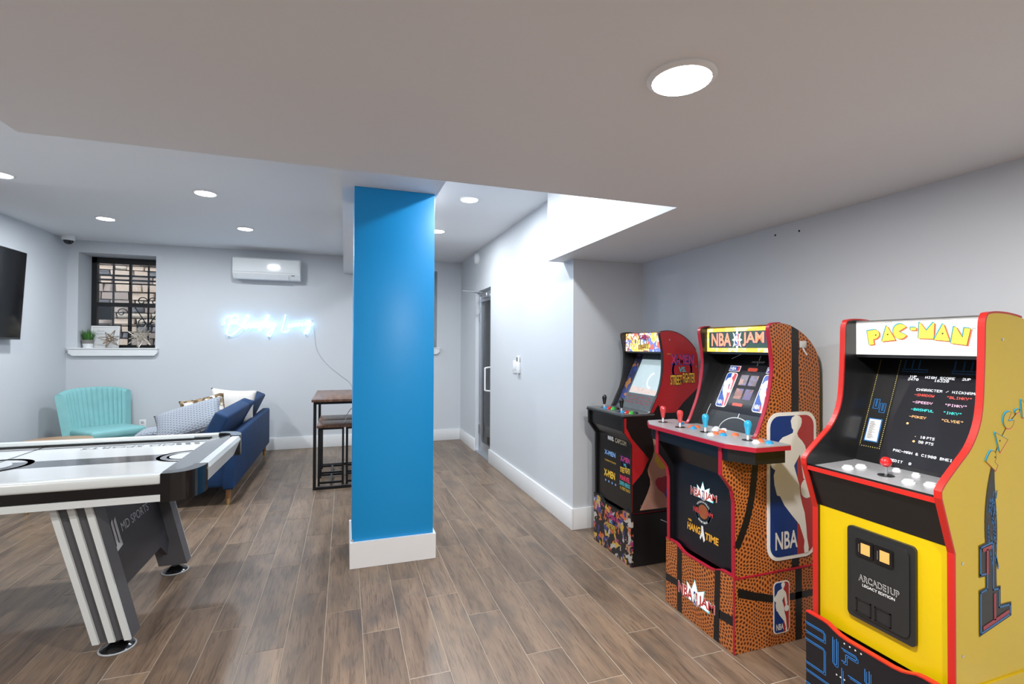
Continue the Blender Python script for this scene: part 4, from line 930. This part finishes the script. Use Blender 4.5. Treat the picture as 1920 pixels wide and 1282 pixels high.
ed = [(x if x > 1.8 else x-.004, cyd+(y-cyd)*1.004) for x, y in DKP]
MB().prism(ed, lambda x, y: Vector((x, y, .9655)), lambda x, y: Vector((x, y, .9855))).build('deck_molding', CRIM, t)
DB = [(1.87, 1.685), (1.87, 2.46), (1.705, 2.46), (1.645, 2.36), (1.645, 1.79), (1.705, 1.69)]
MB().prism(DB, lambda x, y: Vector((x, y, .906)), lambda x, y: Vector((x, y, .966))).build('deck_box', CAB, t)
S0, S1 = (1.900, .99), (2.10, 1.392)
slab('screen_bezel', S0, S1, .014, a, c, CAB, t)
BF = slope_frame(S0, S1); BV = lambda u, v, n=0, f=BF: f(-u, v, n)
MQX = 1.972
mq = MB().box(MQX, MQX+.01, a, c, 1.397, 1.527).build('marquee', collage('marquee_gold', [(0, (.80, .42, .05)), (.35, (.95, .66, .12)), (.6, (.85, .50, .08)), (.85, (.98, .80, .30))], 22, emit=.75), t)
box('marquee_shelf', MQX, 2.13, a, c, 1.385, 1.3965, CAB, t)
MB().prism([p for p in tp if p[0] > 1.96]+[(MQX+.01, 1.527)], lambda x, z: Vector((x, a, z-.004)), lambda x, z: Vector((x, c, z-.004))).build('top_panel', CAB, t)
box('back_panel', XB-.014, XB-.002, a, c, .345, 1.33, CAB, t)
MQ = lambda u, v, n=0: Vector((MQX-n, -u, v))
BURST = mat('burst_white', (.80, .85, .85), .4, emit=.5); JORG = mat('jam_orange', (.78, .28, .16), .4, emit=.45, ecol=(.85, .32, .2)); JPUR = mat('jam_purple', (.14, .06, .20), .4, emit=.1); TEALG = mat('burst_teal', (.10, .42, .48), .4, emit=.4)
def burst(F, cu, cv, w_, h_, parent, l, m=BURST, edge_m=TEALG):
    P = [(-.5, -.30), (-.48, .10), (-.30, -.02), (-.34, .28), (-.16, .10), (-.04, .5), (.06, .14), (.30, .32), (.26, .02), (.50, .08), (.46, -.30)]
    decal('burst_edge', [[(cu+x*w_*1.1, cv+y*h_*1.12) for x, y in P]], F, edge_m, parent, l); return decal('burst', [[(cu+x*w_, cv+y*h_) for x, y in P]], F, m, parent, l+1)
decal('marquee_plate', [rrect(-2.285, -1.845, 1.418, 1.507, .005)], MQ, mat('plate_green', (.05, .10, .08), .4, emit=.1), mq, 1)
MB_ = [(0, .5), (.10, .16), (.30, .30), (.20, .06), (.36, 0), (.20, -.08), (.30, -.30), (.10, -.18), (0, -.5), (-.10, -.18), (-.30, -.30), (-.20, -.08), (-.36, 0), (-.20, .06), (-.30, .30), (-.10, .16)]
decal('marquee_star', [[(-2.075+x*.10, 1.462+y*.135) for x, y in MB_]], MQ, BURST, mq, 2)
for s, u0, u1 in (('NBA', -2.264, -2.115), ('JAM', -2.036, -1.896)):
    text('marquee_lettering', s, MQ, u0-.003, u1+.003, 1.423, 1.503, JPUR, mq, 3, bold=.05); text('marquee_lettering', s, MQ, u0, u1, 1.428, 1.500, JORG, mq, 4, bold=.03)
EMW = (mat('glow_logo_white', (.72, .73, .75), .35, emit=.35), mat('glow_logo_blue', (.01, .06, .30), .35, emit=.3), mat('glow_logo_red', (.5, .05, .07), .35, emit=.3))
league_logo(MQ, -2.089, -2.059, 1.428, 1.495, mq, l0=4, em=EMW)
# screen with two logos, blurred title and dim portraits left as plain tiles
scn = decal('screen', [rrect(-2.245, -1.86, .098, .372, .004)], BV, SCRG, t, 1.5)
for u0 in (-2.218, -1.962):
    league_logo(BV, u0, u0+.078, .118, .325, scn, l0=3, em=EMW)
    decal('logo_banner', [[(u0+.002, .332), (u0+.080, .332), (u0+.080, .366), (u0+.002, .366)]], BV, EMW[0], scn, 3); decal('banner_field', [[(u0+.005, .335), (u0+.060, .335), (u0+.060, .363), (u0+.005, .363)]], BV, EMW[1], scn, 4)
    decal('banner_red', [[(u0+.060, .335), (u0+.077, .335), (u0+.077, .363), (u0+.060, .363)]], BV, EMW[2], scn, 4); text('banner_letters', 'NBA', BV, u0+.010, u0+.054, .340, .358, EMW[0], scn, 5, bold=.03)
DIM = mat('screen_dim', (.035, .03, .05), .3, emit=.25)
decal('screen_tiles', [[(u-.026, v-.030), (u+.026, v-.030), (u+.026, v+.030), (u-.026, v+.030)] for u in (-2.085, -2.02) for v in (.285, .205)], BV, collage('portrait_blur', [(0, (.05, .03, .05)), (.4, (.16, .06, .05)), (.7, (.07, .05, .13)), (.9, (.22, .10, .08))], 30, emit=.5), scn, 3)
decal('screen_title', [rrect(-2.085, -2.02, .338, .358, .008)], BV, mat('title_red', (.4, .05, .03), .4, emit=.4), scn, 3); decal('screen_title', [rrect(-2.10, -2.03, .135, .152, .006)], BV, mat('title_red', (.4, .05, .03), .4, emit=.4), scn, 3)
CLN = mat('court_line', (.62, .66, .66), .4)
decal('court_lines', ribbon([(-2.03+.10*cos(q), .005+.068*sin(q)) for q in [pi*k/20 for k in range(21)]], .0045)+ribbon([(-2.03, .075), (-2.03, .10)], .0045)+ribbon([(-2.255, .125), (-2.258, .08), (-2.25, .02)], .004)+ribbon([(-2.23, .41), (-2.17, .442)], .004)+ribbon([(-2.035, .375), (-2.035, .385)], .004)+ribbon([(-2.035, .405), (-2.035, .43)], .004), BV, CLN, t, 1)
text('bezel_lettering', 'ARCADE1UP', BV, -2.08, -1.995, .389, .398, PWHITE, t, 2, shear=.05)
# controls: two red and two blue bat-top sticks, coloured buttons
DZ = .990
RBT = mat('bat_red', (.60, .05, .05), .2, coat=.4); BBT = mat('bat_blue', (.02, .36, .60), .2, coat=.4); OB = mat('button_orange', (.75, .17, .06), .25); BBN = mat('button_blue', (.02, .30, .60), .25)
for y, d, m in ((2.389, .108, RBT), (2.208, .085, RBT), (2.044, .112, BBT), (1.805, .150, BBT)): joystick((1.627+d, y, DZ), m, t, shaft=mat('shaft_white', (.75, .75, .75), .3))
for y, d, m in ((2.33, .19, OB), (2.30, .165, BBN), (2.17, .165, OB), (2.15, .125, BBN), (2.185, .14, OB), (2.075, .20, WB), (1.965, .077, WB), (2.012, .188, OB), (1.982, .119, OB), (1.939, .13, BBN), (1.925, .19, OB), (1.745, .137, WB), (1.762, .178, OB), (1.716, .184, BBN), (2.11, .24, WB), (2.05, .235, WB)):
    button((1.627+d, y, DZ), m, t, .0125)
# prints on the front
NF = lambda u, v, n=0: Vector((1.745-n, -u, v)); JRED = mat('jam_red', (.52, .05, .05), .4)
def jam(F, u0, u1, v, h, parent):
    um = (u0+u1)/2; burst(F, um, v+h*.75, (u1-u0)*.72, h*2.4, parent, 1)
    for s, x0, x1 in (('NBA', u0, um-.08*(u1-u0)), ('JAM', um+.08*(u1-u0), u1)):
        text('jam_lettering', s, F, x0-.002, x1+.002, v-.002, v+h+.002, LWHITE, parent, 3, bold=.05); text('jam_lettering', s, F, x0, x1, v, v+h, JRED, parent, 4, bold=.025)
    league_logo(F, um-.055*(u1-u0), um+.055*(u1-u0), v-.2*h, v+1.05*h, parent, l0=4)
jam(NF, -2.158, -1.968, .645, .042, t)
ring = arc(-2.066, .576, .052, 0, 2*pi, 32)
decal('ring_print', ribbon(ring, .013), NF, mat('ring_blue', (.16, .28, .40), .4), t, 1); decal('ring_ball', [arc(-2.066, .578, .036, 0, 2*pi, 24)[:-1]], NF, mat('ball_orange', (.30, .09, .03), .4), t, 1)
text('jam_lettering', 'NBA', NF, -2.138, -2.080, .562, .590, JRED, t, 3, bold=.03); text('jam_lettering', 'JAM', NF, -2.052, -1.994, .562, .590, JRED, t, 3, bold=.03)
for s, sg, cv in (('TOURNAMENT', 1, .576), ('EDITION', -1, .576)):
    for i, ch in enumerate(s):
        q = pi/2+sg*(.95-1.9*i/(len(s)-1)) if sg > 0 else -pi/2-(.6-1.2*i/(len(s)-1)); r = .052
        text('ring_lettering', ch, NF, -2.066+r*cos(q)-.004, -2.066+r*cos(q)+.004, cv+r*sin(q)-.0045, cv+r*sin(q)+.0045, PWHITE, t, 3, bold=.03)
HT = mat('hang_orange', (.72, .36, .04), .4)
text('hang_lettering', 'NBA', NF, -2.178, -2.150, .500, .512, HT, t, 3, bold=.03); text('hang_lettering', 'HANG', NF, -2.185, -2.085, .452, .492, HT, t, 3, shear=.03, bold=.04); text('hang_lettering', 'TIME', NF, -2.050, -1.955, .445, .482, HT, t, 3, shear=.03, bold=.04)
decal('hang_figure', [[(-2.078, .505), (-2.066, .505), (-2.06, .475), (-2.05, .44), (-2.06, .425), (-2.072, .455), (-2.084, .43), (-2.09, .44), (-2.078, .47)]], NF, LWHITE, t, 3)
# riser
rs = riser(t, Y0-.004, Y1+.006, 1.713, XB, .356, .028, BBALL, BBALL, CRIM)
RF = lambda u, v, n=0: Vector((1.713-n, -u, v))
decal('black_band', [[(-2.232, .002), (-2.192, .002), (-2.192, .343), (-2.232, .343)], [(-1.955, .002), (-1.918, .002), (-1.908, .352), (-1.945, .345)], [(-2.328, .118), (-2.232, .130), (-2.232, .165), (-2.328, .160)], [(-1.918, .12), (-1.822, .128), (-1.822, .172), (-1.918, .16)]], RF, BLACK, rs, 1)
jam(RF, -2.218, -1.945, .108, .058, rs)
box('riser_edge', 1.710, 1.714, Y0-.006, Y0+.003, .002, .358, CRIM, rs)
SR = side_frame(Y0-.004)
decal('black_band', [[(2.082, .002), (2.124, .002), (2.124, .343), (2.082, .343)], [(1.732, .262), (1.82, .236), (1.945, .205), (2.07, .198), (2.244, .20), (2.244, .232), (2.07, .232), (1.945, .240), (1.82, .275), (1.732, .305)]], SR, BLACK, rs, 1)
league_logo(SR, 1.943, 2.044, .052, .300, rs)
box('ledge_molding', 1.715, XB, Y0-.006, Y0+.004, .3445, .352, CRIM, rs)
# side prints
SF = side_frame(Y0)
vb = [(2.060, p) for p in (.353, 1.526)]
decal('black_band', [[(2.064, .353), (2.110, .353), (2.110, 1.505), (2.085, 1.518), (2.064, 1.526)]], SF, BLACK, t, 1)
cv = cr([(1.845, .968), (1.835, .86), (1.818, .74), (1.79, .63), (1.75, .54), (1.725, .495)], 4)
decal('black_band', [[(x-.016, z) for x, z in cv]+[(x+.020, z-.012) for x, z in cv[::-1]]], SF, BLACK, t, 1)
league_logo(SF, 1.908, 2.220, .398, 1.108, t, th=.003, l0=5)
screws(SF, [(1.785, .40), (2.15, .40)], t)
hk = MB().rbox(2.112, 2.150, Y0-.012, Y0-.001, 1.42, 1.455, .004).build('adhesive_hook', mat('clear_plastic', (.55, .56, .57), .1), t); MB().tube(cr([(2.128, Y0-.006, 1.425), (2.135, Y0-.014, 1.40), (2.142, Y0-.02, 1.385)], 3), .004, 6).build('hook_tip', mat('clear_plastic', (.55, .56, .57), .1), hk)

# ---------------------------------------------------------------- fighting-game machine
DX_ = -.013; Y0, Y1, XB = 2.752, 3.242, 2.285
t = thing('arcade_machine', (2.0, 3.0, 0), 'red and black arcade machine lettered X-MEN VS. STREET FIGHTER, by the nook wall', 'arcade machine')
fr = cr([(1.702, .972), (1.85, .972), (1.896, .984), (1.932, 1.051), (1.968, 1.125), (1.992, 1.214), (2.000, 1.311), (1.996, 1.40), (1.976, 1.505), (1.985, 1.524)], 4)
tp = cr([(1.985, 1.524), (2.037, 1.529), (2.103, 1.519), (2.171, 1.488), (2.230, 1.44), (2.269, 1.387), (2.280, 1.337), (XB, 1.26)], 4)
prof = [(1.765, .34), (1.762, .79), (1.705, .868)]+fr+tp[1:]+[(XB, .34)]
RSD = mat('cabinet_red', (.42, .015, .02), .33, coat=.2)
panel('side_panel', prof, Y0, Y0+TH, RSD, t); panel('side_panel', prof, Y1-TH, Y1, CAB, t); panel('inner_liner', prof, Y0+TH, Y0+TH+.002, CAB, t)
edge = [(1.765, .34), (1.762, .79), (1.705, .868), (1.703, .96)]+fr[6:]+tp[1:20]
for ya, yb in ((Y0-.001, Y0+TH+.001), (Y1-TH-.001, Y1+.001)): molding('edge_molding', edge[4:], ya, yb, BLACK, t, .004); molding('edge_molding', edge[:4], ya, yb, BLACK, t, .004)
a, c = Y0+TH+.002, Y1-TH-.002
slab('front_panel', (1.775, .34), (1.775, .80), .016, a, c, CAB, t); slab('apron', (1.774, .80), (1.718, .872), .016, a, c, CAB, t); slab('deck_front', (1.717, .87), (1.715, .962), .016, a, c, CAB, t)
MB().prism([(1.695, Y0-.004), (1.93, Y0-.004), (1.93, Y1+.004), (1.695, Y1+.004)], lambda x, y: Vector((x, y, .9735)), lambda x, y: Vector((x, y, .984))).build('control_deck', mat('deck_print', (.14, .15, .155), .3, .4, noise=.35, nscale=30), t)
MB().prism([(1.692, Y0-.005), (1.93, Y0-.005), (1.93, Y1+.005), (1.692, Y1+.005)], lambda x, y: Vector((x, y, .962)), lambda x, y: Vector((x, y, .9735))).build('deck_molding', BLACK, t)
S0, S1 = (1.925, .985), (2.118, 1.388)
slab('screen_bezel', S0, S1, .014, a, c, mat('bezel_grey', (.085, .10, .11), .4, noise=.4, nscale=40), t)
BF = slope_frame(S0, S1); BV = lambda u, v, n=0, f=BF: f(-u, v, n)
MQX = 2.008
POP = [(0, (.75, .42, .06)), (.16, (.85, .75, .25)), (.30, (.55, .10, .08)), (.42, (.12, .16, .42)), (.54, (.80, .62, .45)), (.68, (.75, .78, .80)), (.80, (.85, .55, .10)), (.92, (.20, .08, .10))]
mq = MB().box(MQX, MQX+.01, a, c, 1.390, 1.520).build('marquee', collage('marquee_collage', POP, 34, emit=.7), t)
box('marquee_shelf', MQX, 2.15, a, c, 1.379, 1.3895, CAB, t)
MB().prism([p for p in tp if p[0] > 2.0]+[(MQX+.01, 1.52)], lambda x, z: Vector((x, a, z-.004)), lambda x, z: Vector((x, c, z-.004))).build('top_panel', CAB, t)
box('back_panel', XB-.014, XB-.002, a, c, .34, 1.32, CAB, t)
XP = mat('logo_violet', (.16, .03, .20), .4); XB_ = mat('logo_deep_blue', (.02, .05, .30), .4); XY = mat('logo_yellow', (.80, .50, .05), .4); XR_ = mat('logo_hot_red', (.60, .04, .10), .4)
MQ = lambda u, v, n=0: Vector((MQX-n, -u, v))
def fight(F, u0, u1, v0, v1, parent, l=2, em=False):
    h = v1-v0; w_ = u1-u0; cu = (u0+u1)/2
    decal('logo_ring', ribbon(arc(cu, v0+.50*h, .36*h, 0, 2*pi, 32), .07*h), F, XB_, parent, l)
    text('title_lettering', 'X-MEN', F, u0, u1, v0+.66*h, v1, XB_, parent, l+1, bold=.08); text('title_lettering', 'X-MEN', F, u0+.01*w_, u1-.01*w_, v0+.69*h, v1-.02*h, XR_, parent, l+2, bold=.02)
    text('title_lettering', 'VS.', F, cu-.16*w_, cu+.16*w_, v0+.43*h, v0+.60*h, mat('logo_teal', (.08, .45, .50), .4), parent, l+2, bold=.04)
    text('title_lettering', 'STREET', F, u0, cu-.02*w_, v0, v0+.36*h, LK, parent, l+1, bold=.08); text('title_lettering', 'FIGHTER', F, cu+.02*w_, u1+.04*w_, v0+.06*h, v0+.42*h, LK, parent, l+1, bold=.08)
    text('title_lettering', 'STREET', F, u0, cu-.02*w_, v0+.02*h, v0+.34*h, XY, parent, l+2, bold=.02); text('title_lettering', 'FIGHTER', F, cu+.02*w_, u1+.04*w_, v0+.08*h, v0+.40*h, XY, parent, l+2, bold=.02)
fight(MQ, -3.055, -2.93, 1.402, 1.508, mq)
scn = decal('screen', [rrect(-3.125, -2.785, .118, .384, .004)], BV, mat('screen_game', (.30, .36, .38), .25, emit=.55, ecol=(.30, .38, .40), noise=.12, nscale=14), t, 1.5)
decal('screen_floor', [[(-3.12, .122), (-2.79, .122), (-2.79, .155), (-3.12, .17)]], BV, mat('screen_sand', (.50, .40, .36), .3, emit=.3, noise=.3, nscale=40), scn, 2.5)
decal('screen_flash', ribbon(arc(-2.90, .225, .055, .6*pi, 1.5*pi, 20), .012), BV, mat('screen_glow', (.65, .62, .78), .3, emit=.5), scn, 3)
decal('bezel_print', [[(-3.12+.06*i+.03*(j % 2), .088-.022*j), (-3.08+.06*i+.03*(j % 2), .088-.022*j), (-3.08+.06*i+.03*(j % 2), .098-.022*j), (-3.12+.06*i+.03*(j % 2), .098-.022*j)] for i in range(5) for j in range(3)], BV, mat('bezel_rust', (.20, .05, .06), .4), t, 1)
decal('bezel_art', [[(-3.222, .02), (-3.15, .03), (-3.135, .42), (-3.215, .43)]], BV, collage('bezel_collage', [(0, (.02, .03, .10)), (.45, (.03, .05, .20)), (.7, (.40, .16, .05)), (.85, (.02, .02, .03))], 26), t, 1)
DZ = .984; GB = mat('button_green', (.05, .42, .06), .25)
for y in (3.13, 2.90):
    joystick((1.775, y, DZ), mat('bat_black', (.01, .01, .011), .2, coat=.4), t, shaft=mat('shaft_white', (.75, .75, .75), .3))
    for k, m in enumerate((BBN, RB, GB)): button((1.757+.010*k, y-.045-.035*k, DZ), m, t, .0125); button((1.795+.010*k, y-.040-.035*k, DZ), (RB, GB, BLACK)[k], t, .0125)
NF = lambda u, v, n=0: Vector((1.775-n, -u, v))
text('front_lettering', 'MARVEL', NF, -3.078, -2.998, .765, .795, LWHITE, t, 2, bold=.05); text('front_lettering', 'CAPCOM', NF, -2.980, -2.838, .762, .795, mat('capcom_gold', (.50, .42, .28), .4), t, 2, bold=.03)
LBL = mat('logo_light_blue', (.20, .38, .70), .4)
text('front_lettering', 'X-MEN', NF, -3.125, -2.975, .655, .688, LBL, t, 2, bold=.04); text('front_lettering', 'CHILDREN OF THE ATOM', NF, -3.12, -2.97, .61, .622, XY, t, 2)
fight(NF, -2.91, -2.79, .575, .69, t)
text('front_lettering', 'X-MEN', NF, -3.13, -2.98, .50, .55, XY, t, 2, bold=.04); decal('small_icons', [[(-3.115+.045*k, .465), (-3.100+.045*k, .465), (-3.100+.045*k, .478), (-3.115+.045*k, .478)] for k in range(4)], NF, LBL, t, 2)
text('front_lettering', 'MARVEL', NF, -2.915, -2.79, .525, .56, XR_, t, 2, bold=.05); text('front_lettering', 'SUPER HEROES', NF, -2.92, -2.785, .49, .518, mat('logo_teal', (.08, .45, .50), .4), t, 2, bold=.03); text('front_lettering', 'VS. STREET FIGHTER', NF, -2.915, -2.79, .462, .482, XY, t, 2)
SF = side_frame(Y0)
fight(SF, 2.055, 2.245, 1.165, 1.372, t)
text('side_lettering', 'CAPCOM', SF, 2.028, 2.062, 1.372, 1.380, XY, t, 2)
decal('black_field', [[(1.767, .342), (2.283, .342), (2.283, 1.15), (2.16, 1.05), (2.10, .985), (2.0, .985), (1.96, 1.04), (1.925, .99), (1.72, .965), (1.72, .90), (1.76, .83), (1.89, .69), (1.84, .60), (1.767, .53)]], SF, CAB, t, 1)
SKIN = collage('art_colour_patches', [(0, (.40, .22, .17)), (.3, (.05, .09, .32)), (.42, (.45, .25, .19)), (.62, (.55, .38, .05)), (.72, (.30, .03, .05)), (.8, (.42, .24, .18))], 11)
decal('colour_patches', [cr([(1.82, .36), (1.90, .52), (1.88, .62), (1.93, .74), (1.91, .90), (2.0, .93), (2.08, .80), (2.14, .60), (2.14, .36)], 3)], SF, SKIN, t, 2)
screws(SF, [(1.80, .76), (2.05, 1.47), (2.265, 1.29), (1.83, .39)], t)
COLL = collage('riser_collage', [(0, (.010, .010, .014)), (.36, (.05, .05, .22)), (.46, (.55, .36, .05)), (.56, (.012, .012, .016)), (.70, (.30, .04, .12)), (.78, (.45, .42, .38)), (.86, (.42, .22, .12)), (.94, (.55, .12, .04))], 30)
rs = riser(t, Y0-.004, Y1+.004, 1.755, XB, .346, .030, COLL, CAB, BLACK)
RF = lambda u, v, n=0: Vector((1.755-n, -u, v))
fight(RF, -3.06, -2.94, .155, .265, rs)
decal('silver_arc', ribbon(cr([(1.98, .285), (2.04, .255), (2.10, .20), (2.13, .13), (2.14, .05)], 5), .004), side_frame(Y0-.004), LWHITE, rs, 1)
